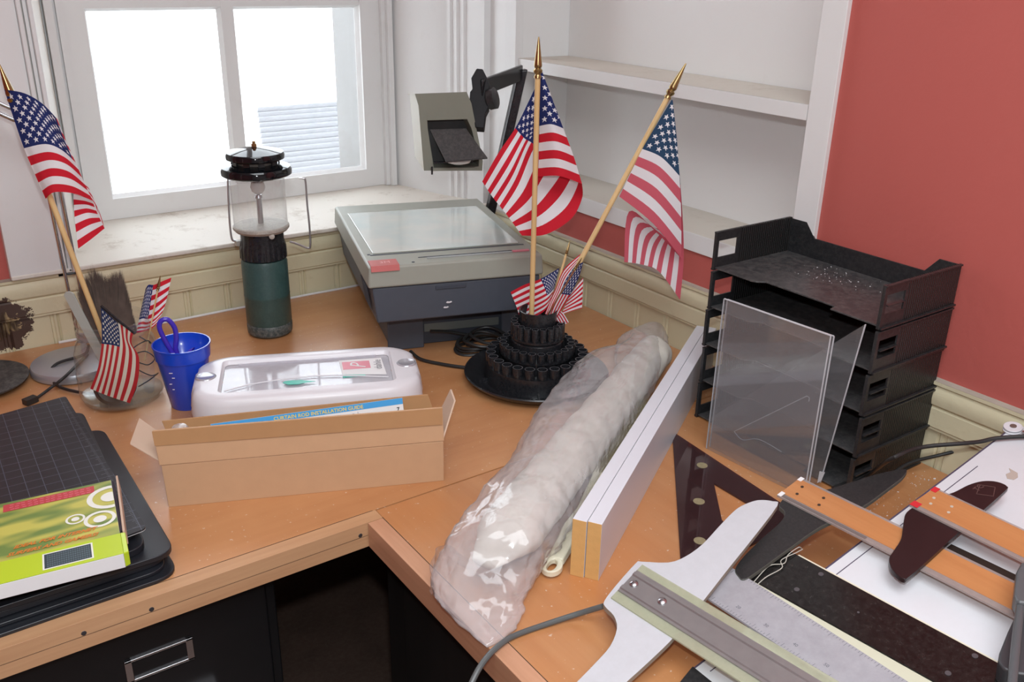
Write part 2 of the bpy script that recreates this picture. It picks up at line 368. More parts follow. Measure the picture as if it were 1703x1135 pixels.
# ============================================================= setting
XR, YB = 1.300, 1.940                                   # right wall, window wall
b = MB(); b.box((-2.2, -2.6, -.02), (1.75, 2.3, 0), FLOORM); struct(b.build('floor'))
b = MB(); b.box((-2.2, -2.6, 2.7), (1.75, 2.35, 2.74), CEIL); struct(b.build('ceiling'))
b = MB(); b.box((-2.24, -2.6, 0), (-2.2, 2.3, 2.7), RED); struct(b.build('wall_left'))
b = MB(); b.box((-2.2, -2.64, 0), (1.75, -2.6, 2.7), WHITE); struct(b.build('wall_front'))
def beads(b, a0, a1, z0, z1, fn, pitch=.0885, off=0.):   # tongue and groove boards, fn(along, out, z)
    x = a0-off
    while x < a1:
        lo, hi = max(a0, x+.003), min(a1, x+pitch-.003)
        prof = [(lo-.003, -.004), (lo, 0), (hi-.012, 0), (hi-.010, -.003), (hi-.006, -.003), (hi-.004, 0), (hi, 0), (hi+.003, -.004)]
        if hi > lo+.02: b.grid([[fn(p, q, z) for p, q in prof] for z in (z0, z1)], CREAM)
        x += pitch
# window wall: left pier, masonry below the sill, masonry right of the opening, lintel
b = MB()
b.box((-2.2, YB+.009, 0), (.265, YB+.42, TZ+.12), CREAM); b.box((-2.2, YB+.004, TZ+.1205), (.265, YB+.42, 2.7), RED)
b.box((.266, YB+.009, 0), (1.284, YB+.42, TZ+.135), CREAM)
b.box((.266, YB+.004, 2.351), (1.75, YB+.42, 2.7), RED)
b.box((1.285, YB+.031, 0), (1.75, YB+.42, 2.35), WHITE)
struct(b.build('wall_back'))
b = MB(); beads(b, -2.2, 1.30, 0, TZ+.10, lambda p, q, z: V((p, YB+.002+(-q), z)), off=.02); struct(b.build('trim_1'))
# right wall with the shelf niche
NY0, NY1, NX = .985, 1.815, 1.445; NZ0 = TZ+.250
b = MB()
b.box((XR+.009, -2.6, 0), (XR+.20, NY1, TZ+.12), CREAM); b.box((XR+.004, -2.6, TZ+.1205), (XR+.20, NY0-.003, 2.7), RED)
b.box((XR+.004, NY0-.002, TZ+.1205), (XR+.20, NY1, NZ0-.0365), RED)
b.box((XR, NY1, TZ+.12), (XR+.20, YB+.03, 2.7), WHITE); b.box((XR+.009, NY1+.001, 0), (XR+.20, YB+.03, TZ+.119), CREAM)
b.box((XR+.004, NY0-.002, 2.36), (XR+.20, NY1-.001, 2.7), RED)
b.box((NX+.0005, NY0-.001, NZ0-.036), (NX+.012, NY1-.001, 2.35), NICHE)
struct(b.build('wall_right'))
b = MB(); b.box((XR-.001, NY0-.01, NZ0-.036), (NX, NY1, NZ0), NICHE)
b.face([(XR-.0005, NY0, NZ0+.0004), (NX, NY0, NZ0+.0004), (NX, NY1, NZ0+.0004), (XR-.0005, NY1, NZ0+.0004)], SHELFTOP)
struct(b.build('trim_2', bevel=.001))
b = MB(); b.box((XR-.006, .938, NZ0-.036), (XR+.02, NY0, 2.35), NICHE); b.box((XR+.02, NY0-.002, NZ0), (NX, NY0+.002, 2.3), NICHE); struct(b.build('trim_3', bevel=.0015))
b = MB(); b.box((XR-.012, NY1-.002, NZ0-.04), (XR+.01, NY1+.022, 2.35), WHITE); b.box((XR-.004, NY1+.022, NZ0-.04), (XR+.01, NY1+.05, 2.35), WHITE); struct(b.build('trim_4', bevel=.0015))
b = MB(); beads(b, -2.6, YB, 0, TZ+.10, lambda p, q, z: V((XR+.002-q, p, z)), off=.017); struct(b.build('trim_5'))
# niche shelf
b = MB(); b.box((XR-.004, NY0+.0025, TZ+.500), (NX-.0005, NY1-.0005, TZ+.526), NICHE)
b.face([(XR-.003, NY0+.003, TZ+.5264), (NX-.001, NY0+.003, TZ+.5264), (NX-.001, NY1-.001, TZ+.5264), (XR-.003, NY1-.001, TZ+.5264)], SHELFTOP)
struct(b.build('trim_13', bevel=.001))
# chair rails
def rail(b, fn, a0, a1, topmat):
    prof = [(-.004, .064), (.004, .064), (.004, .068), (.0065, .070), (.0065, .100), (.004, .103), (.009, .108), (.011, .118), (.010, .130), (.006, .138), (.010, .141), (.010, .146), (-.004, .1475)]
    b.grid([[fn(a, q, TZ+z) for q, z in prof] for a in (a0, a1)], CREAM)
    b.grid([[fn(a, q, TZ+z) for q, z in ((.0095, .1466), (-.004, .1481))] for a in (a0, a1)], topmat)
b = MB(); rail(b, lambda a, q, z: V((XR-q, a, z)), -2.6, YB, DIRT); struct(b.build('trim_6', ang=25))
b = MB(); rail(b, lambda a, q, z: V((a, YB-q, z)), -2.2, XR, DIRT); struct(b.build('trim_7', ang=25))
b = MB(); b.tube([(x/20, YB-.0055+.0012*math.sin(x*1.7), TZ+.0022) for x in range(5, 25)], .0028, WHITE, 8); struct(b.build('trim_14'))
# left casing of the window
b = MB()
b.box((.187, YB-.018, TZ+.1485), (.278, YB+.01, 2.35), WHITE)
b.box((.278, YB-.026, TZ+.1485), (.286, YB+.01, 2.35), WHITE)
b.box((.289, YB-.020, TZ+.1485), (.296, YB+.01, 2.35), WHITE)
b.box((.296, YB-.028, TZ+.1485), (.304, YB+.012, 2.35), WHITE)
struct(b.build('trim_8', bevel=.002))
# splayed reveals
REV = paint('reveal_paint', (.74, .72, .66), amt=.25)
b = MB()
b.prism([(.270, YB-.01, TZ+.14), (.306, YB-.01, TZ+.14), (.374, 2.255, TZ+.14), (.300, 2.36, TZ+.14)], [(.270, YB-.01, 2.4), (.306, YB-.01, 2.4), (.374, 2.255, 2.4), (.300, 2.36, 2.4)], REV)
struct(b.build('trim_9', bevel=.001))
b = MB()
q = [(1.185, 2.27), (1.2435, 2.06), (1.248, 2.055), (1.250, 2.040), (1.256, 2.038), (1.258, 2.022), (1.264, 2.020), (1.267, 2.004), (1.273, 2.002), (1.282, YB-.005), (1.34, YB-.005), (1.34, 2.36), (1.19, 2.36)]
b.prism([(x, y, TZ+.14) for x, y in q], [(x, y, 2.4) for x, y in q], WHITE); struct(b.build('trim_10'))
# sill
b = MB()
q = [(.187, YB-.020), (1.292, YB-.020), (1.292, 2.0), (1.20, 2.30), (.37, 2.30), (.187, 2.0)]
b.prism([(x, y, TZ+.1486) for x, y in q], [(x, y, TZ+.158) for x, y in q], SILLM); struct(b.build('trim_11', bevel=.003, seg=3))
# window sash
YS = 2.25
b = MB()
GL, GM0, GM1, GR = .458, .757, .786, 1.112
GZ = TZ+.206; ZM0, ZM1 = TZ+.624, TZ+.648
def fr(b, x0, x1, z0, z1, y0=YS, y1=YS+.035, m=None): b.box((x0, y0, z0), (x1, y1, z1), m or WHITE)
fr(b, .366, GL, TZ+.1585, 2.33); fr(b, GR, 1.190, TZ+.1585, 2.33); fr(b, GL, GR, TZ+.1585, GZ)
fr(b, GM0, GM1, GZ, TZ+1.04, YS+.0055, YS+.031); fr(b, GL, GM0, ZM0, ZM1, YS+.006, YS+.03); fr(b, GM1, GR, ZM0, ZM1, YS+.006, YS+.03)
fr(b, GL, GR, TZ+1.04, TZ+1.09)
# stepped stile mouldings
fr(b, .375, .392, TZ+.159, 2.33, YS-.022, YS-.0005); fr(b, .400, .412, TZ+.159, 2.33, YS-.010, YS-.0005); fr(b, 1.165, 1.1755, TZ+.159, 2.33, YS-.014, YS-.0005); fr(b, 1.176, 1.190, TZ+.159, 2.33, YS-.026, YS-.0005)
# sloped glazing beads
for x0, x1 in ((GL, GM0), (GM1, GR)):
    for z0, z1 in ((GZ, ZM0), (ZM1, TZ+1.04)):
        for A, B_, n in (((x0, z0), (x1, z0), (0, 1)), ((x0, z1), (x1, z1), (0, -1)), ((x0, z0), (x0, z1), (1, 0)), ((x1, z0), (x1, z1), (-1, 0))):
            k = .007
            a = V((A[0], YS+.006, A[1])); c = V((B_[0], YS+.006, B_[1])); nn = V((n[0], 0, n[1]))*k; dp = V((0, .016, 0))
            t = (c-a).normalized()*k
            b.prism([a, a+dp, a+dp+nn+t], [c, c+dp, c+dp+nn-t], WHITE)
wf = struct(b.build('window_1', ang=20))
b = MB(); b.box((GL-.004, YS+.020, GZ-.004), (GR+.004, YS+.023, 2.32), PANE); pn = b.build('window_pane', wf)
# stone jambs outside the opening, parapet and roof beyond
STONE = paint('outside_stone', (.17, .165, .16), (.11, .11, .10), amt=.6); STONE2 = paint('outside_brick', (.50, .40, .38), (.4, .3, .28), amt=.5)
b = MB(); b.box((1.150, 2.36, .6), (1.5, 2.50, 2.6), STONE); b.box((.1, 2.36, .6), (.478, 2.56, 2.6), STONE2); b.box((.3, 2.30, .6), (1.3, 2.62, TZ+.13), STONE); struct(b.build('trim_12'))
ROOFM = paint('distant_roof', (.24, .25, .27), (.19, .19, .20), amt=.3)
t = thing('outbuilding', 'pale shingled outbuilding roof showing low behind the right window pane', 'building', (2.1, 4.4, 0))
b = MB()
for k in range(20):
    z = .40+k*.020; y = 3.9+k*.028; b.box((1.45+.009*k, y, z), (2.02+.005*k, y+.04, z+.0185+.0015*(k % 2)), ROOFM)
b.build('roof', t); b = MB(); b.box((1.52, 3.96, 0), (2.0, 4.6, .40), STONE); b.build('wall', t)
# ============================================================= worktops
YF, XF, TH = 1.012, .478, .040
b = MB(); b.box((-1.6, YF+.024, TZ-TH), (XR-.001, YB-.001, TZ), DESK)
for k, x in enumerate((.10, .179, .466, -.22)): b.lathe([(0, 0), (.0032, 0), (.0032, .0006), (0, .0008)], (x, YF, TZ-.017), IRON, 12, (0, -1, 0))
b.box((-1.6, YF, TZ-TH), (XF+.024, YF+.0235, TZ), TRIMX)
b.face([(-1.6, YF+.0232, TZ+.0002), (XF+.02, YF+.0232, TZ+.0002), (XF+.02, YF+.0242, TZ+.0002), (-1.6, YF+.0242, TZ+.0002)], SEAM)
b.face([(-1.6, YF-.0004, TZ-.021), (XF, YF-.0004, TZ-.021), (XF, YF-.0004, TZ-.0204), (-1.6, YF-.0004, TZ-.0204)], SEAM)
o = b.build('worktop', ang=20, bevel=.0012)
tag(o, 'orange plywood worktop running along the window wall, pale oak front strip with nails', 'worktop')
b = MB(); b.box((XF+.0245, -.55, TZ-TH), (XR-.001, YF+.0215, TZ), DESKY)
b.box((XF, -.55, TZ-TH), (XF+.024, YF-.001, TZ), TRIMY)
b.box((XF+.024, YF+.0218, TZ-.02), (XR-.001, YF+.0235, TZ-.0015), SEAM)
b.face([(XF+.0232, -.55, TZ+.0002), (XF+.0242, -.55, TZ+.0002), (XF+.0242, YF, TZ+.0002), (XF+.0232, YF, TZ+.0002)], SEAM)
o = b.build('worktop', ang=20, bevel=.0012)
tag(o, 'orange plywood worktop running along the red wall under the drawing tools', 'worktop')
# plaster crumbs behind the drawing board
b = MB()
for i in range(150):
    x = random.uniform(1.02, 1.28); y = random.uniform(.56, .68); s = random.choice((.0008, .001, .0014, .002)); z = TZ
    pts = [V((x+random.uniform(-s, s), y+random.uniform(-s, s), z+.0001)) for _ in range(3)]; b.face(pts+[pts[0]+V((0, 0, s))], PAPERW) if False else b.prism(pts, [p+V((0, 0, s*.7)) for p in pts], PAPERW)
for i in range(26):
    x = random.uniform(.84, .95); y = random.uniform(.585, .65); s = random.choice((.001, .0015, .003)); z = TZ
    pts = [V((x+random.uniform(-s, s), y+random.uniform(-s, s), z+.0001)) for _ in range(3)]; b.prism(pts, [p+V((0, 0, s*.7)) for p in pts], PAPERW)
for i in range(60):
    x = random.uniform(.5, 1.25); y = random.uniform(.9, 1.5); s = random.choice((.0006, .0008, .0012))
    pts = [V((x+random.uniform(-s, s), y+random.uniform(-s, s), TZ+.0001)) for _ in range(3)]; b.prism(pts, [p+V((0, 0, s*.7)) for p in pts], PAPERW)
o = b.build('plaster_crumbs'); tag(o, 'white plaster crumbs scattered over the orange worktop', 'debris', kind='stuff')
# ============================================================= cabinets under the worktops
t = thing('filing_cabinet', 'black metal filing cabinet with chrome label holder under the window worktop', 'cabinet', (.12, 1.35, 0))
b = MB(); b.box((-.10, 1.075, .02), (.358, 1.70, TZ-.045), BLACKCAB); b.build('body', t, bevel=.003)
for k in range(2):
    z1 = TZ-.068-k*.33; b = MB(); b.box((-.092, 1.058, z1-.315), (.340, 1.0745, z1), BLACKCAB); d = b.build('drawer', t, bevel=.004, seg=3)
    b = MB(); z = z1-.048; xa, xb, h = .143, .232, .036; f = .0065
    for (x0, x1, za, zb) in ((xa, xb, z-f*.6, z), (xa, xb, z-h, z-h+f*.6), (xa, xa+f*1.5, z-h, z), (xb-f*1.5, xb, z-h, z)): b.box((x0, 1.0545, za), (x1, 1.0585, zb), CHROME)
    b.build('label_holder', d, bevel=.001, label='chrome label holder')
    b = MB(); b.box((.10, 1.035, z-.115), (.26, 1.058, z-.10), CHROME); b.build('handle', d, bevel=.003)
t = thing('base_cabinet', 'black stained wooden cabinet under the right worktop', 'cabinet', (.8, .6, 0))
b = MB(); b.box((.522, -.3, .02), (1.24, 1.046, TZ-.045), BLACKWOOD); b.build('body', t, bevel=.002)
b = MB(); b.box((.514, .30, .08), (.5215, .98, TZ-.06), BLACKWOOD); b.build('door', t, bevel=.002)
# ============================================================= propane lantern
LC = V((.632, 1.765, TZ))
t = thing('camping_lantern', 'green and black camping lantern with a glass globe standing by the window sill', 'lantern', LC)
MB().lathe([(0, 0), (.040, .001), (.0455, .006), (.0465, .014), (.0465, .024), (.0445, .027)], LC, M('dusty_black_foot', (.04, .055, .055), .5, dust=.5), 48).build('foot_ring', t)
MB().lathe([(.0445, .0265), (.0462, .030), (.0462, .086), (.0468, .088), (.0462, .090), (.0462, .158), (.0440, .165), (.030, .168)], LC, MAT_G, 48).build('fuel_cylinder', t)
b = MB(); rows = []
for r, z, k in ((.038, .1655, 0), (.0455, .168, 1), (.0450, .190, 1), (.0425, .205, .2), (.0430, .222, 0), (.030, .223, 0)):
    rows.append([LC+V((math.cos(a)*(r+.0014*k*(math.cos(22*a) > 0)), math.sin(a)*(r+.0014*k*(math.cos(22*a) > 0)), z)) for a in [2*PI*i/176 for i in range(176)]])
b.grid(rows, BLKP, True, True); b.build('burner_collar', t, ang=30)
MB().lathe([(.03, .2235), (.0505, .2235), (.0555, .229), (.0555, .234), (.053, .236), (.020, .2375), (0, .2378)], LC, DUSTPLATE, 48).build('base_plate', t)
b = MB(); b.lathe([(.0530, .2365), (.0530, .336)], LC, GLOBE, 56, cap=False); b.build('glass_globe', t, fix=False)
b = MB(); b.lathe([(.0055, .238), (.0055, .288), (.008, .290), (.006, .296), (0, .297)], LC, STEEL, 16)
b.lathe([(.004, .297), (.012, .303), (.0145, .312), (.012, .322), (.004, .328)], LC, M('mantle', (.75, .73, .70), .9), 20); b.build('burner_tube', t)
b = MB(); b.lathe([(.030, .336), (.064, .336), (.0685, .339), (.0690, .348), (.066, .353), (.050, .3575), (.040, .359), (.030, .3585)], LC, BLKE, 56)
b.build('lower_vent', t)
b = MB(); b.lathe([(.036, .3586), (.040, .363), (.047, .367)], LC, DUSTPLATE, 40)
for k in range(10):
    a = 2*PI*k/10+.2; c = LC+V((math.cos(a)*.0435, math.sin(a)*.0435, .3590)); e = V((-math.sin(a), math.cos(a), 0))*.006; b.obox(c-e, e*2, V((math.cos(a), math.sin(a), 0))*.003, (0, 0, .009), BLKP)
b.build('vent_ring', t)
b = MB(); b.lathe([(.030, .3670), (.052, .3670), (.0565, .3695), (.0570, .377), (.0545, .3815), (.034, .3865), (.012, .3905), (0, .3915)], LC, BLKE, 56); b.build('top_cap', t)
b = MB(); b.lathe([(0, .3916), (.0055, .3916), (.0055, .397), (.0035, .3975), (.0035, .402), (0, .4025)], LC, BRASS, 6); b.build('cap_nut', t)
PL = lambda x, y, o=0: PV(x, y, LC, o)
b = MB()
b.tube(cr([PL(391, 290), PL(383, 289), PL(379, 293), PL(380, 330), PL(382, 370), PL(385, 395), PL(390, 401), PL(406, 402)], 5), .0021, STEEL, 8); b.build('bail_wire', t); b = MB()
b.tube(cr([PL(497, 296), PL(504, 297), PL(508, 302), PL(511, 340), PL(515, 380), PL(516, 408), PL(512, 413), PL(497, 407), PL(482, 402)], 5), .0021, STEEL, 8); b.build('bail_wire', t)
b = MB(); c = PL(402, 403); b.obox(c+V((-.012, -.004, -.006)), (.026, 0, 0), (0, .012, 0), (0, 0, .010), DUSTPLATE); b.build('bail_bracket', t); b = MB(); c = PL(452, 393, -.045); b.lathe([(0, 0), (.0055, 0), (.0055, .004), (0, .005)], c, DUSTPLATE, 16, V((-.34, -.94, 0))); b.build('valve_knob', t)
# ============================================================= overhead projector
A_ = -.305; HU = V((math.cos(A_), math.sin(A_), 0)); HV = V((-math.sin(A_), math.cos(A_), 0)); FL_ = V((.722, 1.468, TZ)); W_, D_ = .337, .465
def H(u, v, z): return FL_+HU*u+HV*v+V((0, 0, z))
def hbox(b, u0, u1, v0, v1, z0, z1, m): return b.prism([H(u0, v0, z0), H(u1, v0, z0), H(u1, v1, z0), H(u0, v1, z0)], [H(u0, v0, z1), H(u1, v0, z1), H(u1, v1, z1), H(u0, v1, z1)], m)
t = thing('overhead_projector', 'grey overhead projector with glass stage and raised lens head', 'projector', H(.17, .25, 0)-V((0, 0, 0)))
b = MB()
b.prism([H(.052, .108, 0), H(.300, .108, 0), H(.300, .40, 0), H(.052, .40, 0)], [H(.045, .095, .094), H(.31, .095, .094), H(.31, .42, .094), H(.045, .42, .094)], DGREY2)
base = b.build('base', t, bevel=.003)
for u0, u1 in ((.045, .120), (.285, .335)): b = MB(); hbox(b, u0, u1, .090, .0955, .0, .090, DGREY); b.build('foot_panel', base, bevel=.003)
b = MB(); hbox(b, .123, .282, .1015, .104, .03, .084, M('recess_panel', (.16, .18, .17), .4)); hbox(b, .123, .262, .098, .1025, .078, .082, M('recess_strip', (.5, .52, .5), .4)); b.build('recess_panel', base)
b = MB()   # lower housing, tapering inward below
b.prism([H(.012, .004, .096), H(W_-.004, .004, .096), H(W_-.004, D_-.01, .096), H(.012, D_-.01, .096)], [H(.004, .002, .168), H(W_-.002, .002, .168), H(W_-.002, D_-.002, .168), H(.004, D_-.002, .168)], DGREY); bod = b.build('housing', t, bevel=.004, seg=3)
b = MB()
for k in range(12):
    v = .045+k*.006; b.prism([H(.0075, v, .108), H(.0085, v, .108), H(.0085, v+.0025, .108), H(.0075, v+.0025, .108)], [H(-.0004, v, .160), H(.001, v, .160), H(.001, v+.0025, .160), H(-.0004, v+.0025, .160)], DGREY2)
b.build('side_vent', bod)
b = MB(); hbox(b, .125, .185, .0005, .003, .155, .163, DGREY2); b.build('latch', bod, bevel=.001)
b = MB()
for (u, z, s) in ((.150, .128, 1), (.144, .118, .9)):
    pts = [H(u+dx*.001*s, .0012, z+dz*.001*s) for dx, dz in ((-5, -1), (-2, -2), (3, -2), (7, 0), (5, 2), (1, 1), (-2, 2), (-4, 1))]; b.prism(pts, [p-HV*.0006 for p in pts], WPL)
b.build('paint_chips', bod)
b = MB()
RIM = [(-.004, -.004), (W_+.004, -.004), (W_+.004, D_+.004), (-.004, D_+.004)]
b.prism([H(u, v, .169) for u, v in RIM], [H(u+(.003 if u < .1 else -.003), v+(.003 if v < .1 else -.003), .210) for u, v in RIM], OLIVE)
lid = b.build('top_cover', t, bevel=.005, seg=3)
hb = MB(); hbox(hb, .014, W_-.014, .070, .075, .2101, .2106, DGREY2); hbox(hb, .10, W_-.02, .036, .0375, .2101, .2112, DGREY2); hbox(hb, .115, .285, .025, .031, .2101, .2118, M('lamp_slider', (.36, .38, .38), .3)); hbox(hb, .286, .320, .026, .034, .2101, .2122, PINKLAB)
for u, v in ((.012, .078), (W_-.022, .088), (.085, .012)): hb.lathe([(0, 0), (.003, 0), (.003, .0006), (0, .0008)], H(u, v, .2102), DGREY2, 10)
hb.build('cover_trim', lid)
b = MB(); q = [(.020, .080), (.315, .080), (.312, .385), (.017, .385)]
b.prism([H(u, v, .2103) for u, v in q], [H(u, v, .2128) for u, v in q], STAGE); b.build('glass_stage', t, bevel=.001)
b = MB(); hbox(b, .003, .056, .004, .034, .2103, .2125, REDLAB); b.prism([H(.003, -.0055, .202), H(.056, -.0055, .202), H(.056, .004, .202), H(.003, .004, .202)], [H(.003, -.002, .2124), H(.056, -.002, .2124), H(.056, .004, .2124), H(.003, .004, .2124)], REDLAB)
b.text('3M', H(.022, .012, .2127), HU, HV, .016, M('faded_print', (.75, .4, .38), .5)); b.build('label', lid, label='red label with pale lettering')
# post, arm and head
BRc = H(W_+.022, D_-.05, .21)
PR_ = lambda x, y, o=0: PV(x, y, BRc, o)
b = MB()
b.obox(H(W_+.005, D_-.07, .10), HU*.03, HV*.045, (0, 0, .05), BLKP)
a0, a1 = PR_(808, 385), PR_(868, 116)
wv = R_*.013; dv = _f*.022
def beam(b, p, q, w, d, m): b.prism([p-w/2-d/2, p+w/2-d/2, p+w/2+d/2, p-w/2+d/2], [q-w/2-d/2, q+w/2-d/2, q+w/2+d/2, q-w/2+d/2], m)
beam(b, a0, a1, R_*.021+V((0, 0, .004)), HV*.022, BLKP)
b.build('post', t, bevel=.003)
HDc = PY(745, 220, 1.62)
elb = a1; el2 = PN(800, 150, V(HDc)+HV*.02, HV)
b = MB(); k = V((0, 0, .034))
beam(b, elb+V((0, 0, -.006)), el2+V((0, 0, .004)), HV*.016, k, BLKP); b.build('arm', t, bevel=.003)
# hinge bracket and knob beside the head
b = MB(); pt = V(HDc)+HU*.066
hx = lambda x, y, o=0.: PN(x, y, pt, _f)+_f*o
q = [(793, 116), (803, 117), (812, 135), (815, 150), (813, 180), (808, 190), (805, 215), (791, 214), (781, 170), (782, 155), (786, 150), (784, 132)]
b.prism([hx(x, y, -.010) for x, y in q], [hx(x, y, .030) for x, y in q], M('bracket_black', (.010, .010, .012), .6, spec=.3)); b.build('hinge_bracket', t, bevel=.002)
c = hx(812, 165, .002); b = MB(); b.lathe([(0, 0), (.020, 0), (.022, .002), (.022, .016), (.019, .018), (0, .018)], c, BLKM, 24, R_+U_*.12-_f*.35)
b.build('focus_knob', t)
# lens head
hp = lambda x, y, o=0.: PN(x, y, HDc, HV)+HV*o
b = MB()
fr_ = [(690, 156), (775, 153), (783, 171), (802, 268), (798, 284), (782, 284), (783, 268), (771, 215), (768, 200), (710, 201), (712, 218), (722, 284), (704, 284), (694, 170)]
front = [hp(x, y) for x, y in fr_]
# cheeks and top as a shell: front frame, side walls, back
OUT = [(690, 156), (776, 153), (784, 172), (803, 268), (802, 284), (705, 284), (696, 176)]
INN = [(711, 201), (777, 199), (784, 214), (797, 262), (796, 277), (722, 279), (712, 216)]
o_ = [hp(x, y) for x, y in OUT]; i_ = [hp(x, y) for x, y in INN]
n = len(OUT); dp = HV*.085
top_in = 0.0
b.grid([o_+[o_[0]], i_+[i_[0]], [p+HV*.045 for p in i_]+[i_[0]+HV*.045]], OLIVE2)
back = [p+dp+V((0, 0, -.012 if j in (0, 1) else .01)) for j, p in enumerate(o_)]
b.grid([back+[back[0]], o_+[o_[0]]], OLIVE2); CRS = M('window_lit_cream_side', (.50, .46, .36), .5); kc = b.mi(CRS); b.m[-2] = kc; b.m[-1] = kc; b.face(back[::-1], OLIVE2)  # left side face: window light put into its cream colour
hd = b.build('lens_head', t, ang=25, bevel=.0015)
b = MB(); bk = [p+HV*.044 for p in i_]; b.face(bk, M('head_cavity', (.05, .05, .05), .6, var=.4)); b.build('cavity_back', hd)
b = MB(); ax = V((0, 0, 1)); lc = hp(762, 269, -.004); b.lathe([(0, -.006), (.012, -.005), (.024, 0), (.026, .004), (.024, .008), (0, .016)], lc, M('lens_glass', (.72, .70, .66), .15, coat=1), 32, (0, 0, 1)); b.build('lens', hd)
b = MB(); q = [hp(716, 216, .005), hp(776, 214, .005), hp(802, 256, -.040), hp(734, 262, -.040)]; nn = V((0, 0, .003)); b.prism([p-nn for p in q], q, M('dark_mirror_back', (.035, .035, .036), .35, dust=.15)); b.build('mirror_flap', hd, bevel=.0006)
b = MB(); beam(b, hp(716, 281, -.004), hp(788, 280, -.004), V((0, 0, .006)), HV*.008, OLIVE2); b.tube([hp(717, 276, -.008), hp(717, 289, -.008)], .002, BLKP); b.tube([hp(720, 270, -.004), hp(785, 268, -.004)], .0025, BLKP); b.build('lower_bar', hd)
# projector mains lead
b = MB()
Z0 = .004
pth = [P(868, 553, .012), P(820, 552, .010), P(790, 558, .008), P(755, 552, .02), P(717, 549, .02)]
b.tube(cr([P(683, 585, Z0), P(700, 598, Z0), P(735, 606, Z0), P(768, 611, Z0), P(790, 612, Z0), P(815, 607, Z0)]), .0035, RUB)
b.tube(cr([P(716, 551, .045), P(745, 552, .035), P(790, 558, .02), P(830, 554, .012), P(858, 550, .008)]), .0032, RUB)
for k in range(6):
    cx, cy = P(795+3*k, 578+2*k, 0).xy; rx, ry = .055-.004*k, .034+.003*(k % 3); pts = []
    for i in range(22):
        a = 2*PI*i/22+k; pts.append(V((cx+math.cos(a)*rx+.01*math.sin(k*3), cy+math.sin(a)*ry-.006*math.cos(k*2), TZ+.0036+.0066*k+.002*math.sin(3*a+k))))
    b.tube(cr(pts, 3, True)+[pts[0]], .0033, RUB, 8, cap=False)
o = b.build('power_cord'); tag(o, 'black mains cord coiled between the projector and the round tube rack', 'cord')
# ============================================================= rotary rack
RC = V((.965, 1.270, TZ))
t = thing('rotary_rack', 'black round tiered tool rack with rings of small tubes', 'rack', RC)
b = MB(); b.lathe([(0, 0), (.100, 0), (.120, .004), (.134, .014), (.137, .019), (.135, .021), (.128, .018), (.112, .008), (.100, .006), (0, .006)], RC, BLKP, 96); b.build('base_dish', t)
b = MB(); b.lathe([(.0, .0062), (.099, .0062), (.097, .040), (.080, .041), (.076, .030), (0, .030)], RC, BLKP, 96); tier1 = b.build('tier', t, ang=30)
for k in range(5):
    b = MB()
    a = 2*PI*k/5+.35; e = V((math.cos(a), math.sin(a), 0)); s = V((-math.sin(a), math.cos(a), 0))*.0015
    b.obox(RC+e*.098-s+V((0, 0, .006)), e*.026, s*2, (0, 0, .010), BLKP); b.build('dish_rib', t)
b = MB(); b.lathe([(0, .0302), (.064, .0302), (.064, .056), (.070, .058), (.070, .062), (0, .062)], RC, BLKP, 96); tier2 = b.build('tier', t, ang=30)
b = MB(); b.lathe([(0, .0622), (.051, .0622), (.049, .084), (.045, .088), (.051, .090), (.051, .094), (0, .094)], RC, BLKP, 96); tier3 = b.build('tier', t, ang=30)
b = MB(); b.lathe([(0, .0942), (.034, .0942), (.0355, .142), (.0340, .143), (.0325, .142), (.0315, .100), (0, .098)], RC, BLKP, 64); b.lathe([(0, .0985), (.004, .0985), (.004, .128), (0, .130)], RC+V((.008, .004, 0)), BLKP, 16); b.build('center_cup', t, ang=30)
def tubes(parent, R0, N, r, z0, z1, a0=0):
    mb = MB(); c = RC+V((R0*math.cos(a0), R0*math.sin(a0), 0))
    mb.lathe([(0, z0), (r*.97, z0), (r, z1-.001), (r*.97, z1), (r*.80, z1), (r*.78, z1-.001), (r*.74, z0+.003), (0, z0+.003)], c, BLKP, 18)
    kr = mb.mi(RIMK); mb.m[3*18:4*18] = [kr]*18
    first = mb.build('tube', parent, base=c+V((0, 0, z0)), ang=40)
    first.parent = parent; first.location = (c+V((0, 0, z0)))-WL[parent]
    for k in range(1, N):
        a = a0+2*PI*k/N; o = first.copy(); COL.objects.link(o); o.parent = parent; o.location = RC+V((R0*math.cos(a), R0*math.sin(a), z0))-WL[parent]
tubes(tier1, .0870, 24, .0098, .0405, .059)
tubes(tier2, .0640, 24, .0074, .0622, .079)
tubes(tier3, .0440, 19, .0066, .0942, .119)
# ============================================================= flags
def patch(b, rows, A, mat, n=6, base=0.):
    """rows of (px, py, depth, u, v); smooth surface through them on an upright plane at A"""
    R = [[(PV(x, y, A, base+o), V((u, v, 0))) for x, y, o, u, v in r] for r in rows]
    mid_p = [cr([p for p, q in r], n) for r in R]; mid_u = [cr([q for p, q in r], n) for r in R]
    cols = len(mid_p[0])
    cp = [cr([mid_p[i][j] for i in range(len(R))], n) for j in range(cols)]; cu = [cr([mid_u[i][j] for i in range(len(R))], n) for j in range(cols)]
    rr = len(cp[0])
    b.grid([[cp[j][i] for j in range(cols)] for i in range(rr)], mat, uvs=[[(cu[j][i].x, cu[j][i].y) for j in range(cols)] for i in range(rr)])
def finial(t, tip, dirn, s=1):
    d = V(dirn).normalized(); b = MB(); c = V(tip)-d*.066*s
    b.lathe([(0, 0), (.0062*s, 0), (.0062*s, .003*s), (.0045*s, .006*s), (.0075*s, .010*s), (.0078*s, .013*s), (.0050*s, .016*s), (.0068*s, .019*s), (.0068*s, .022*s), (.0045*s, .040*s), (.0012*s, .065*s), (0, .066*s)], c, BRASS, 24, d)
    b.build('finial', t); return c
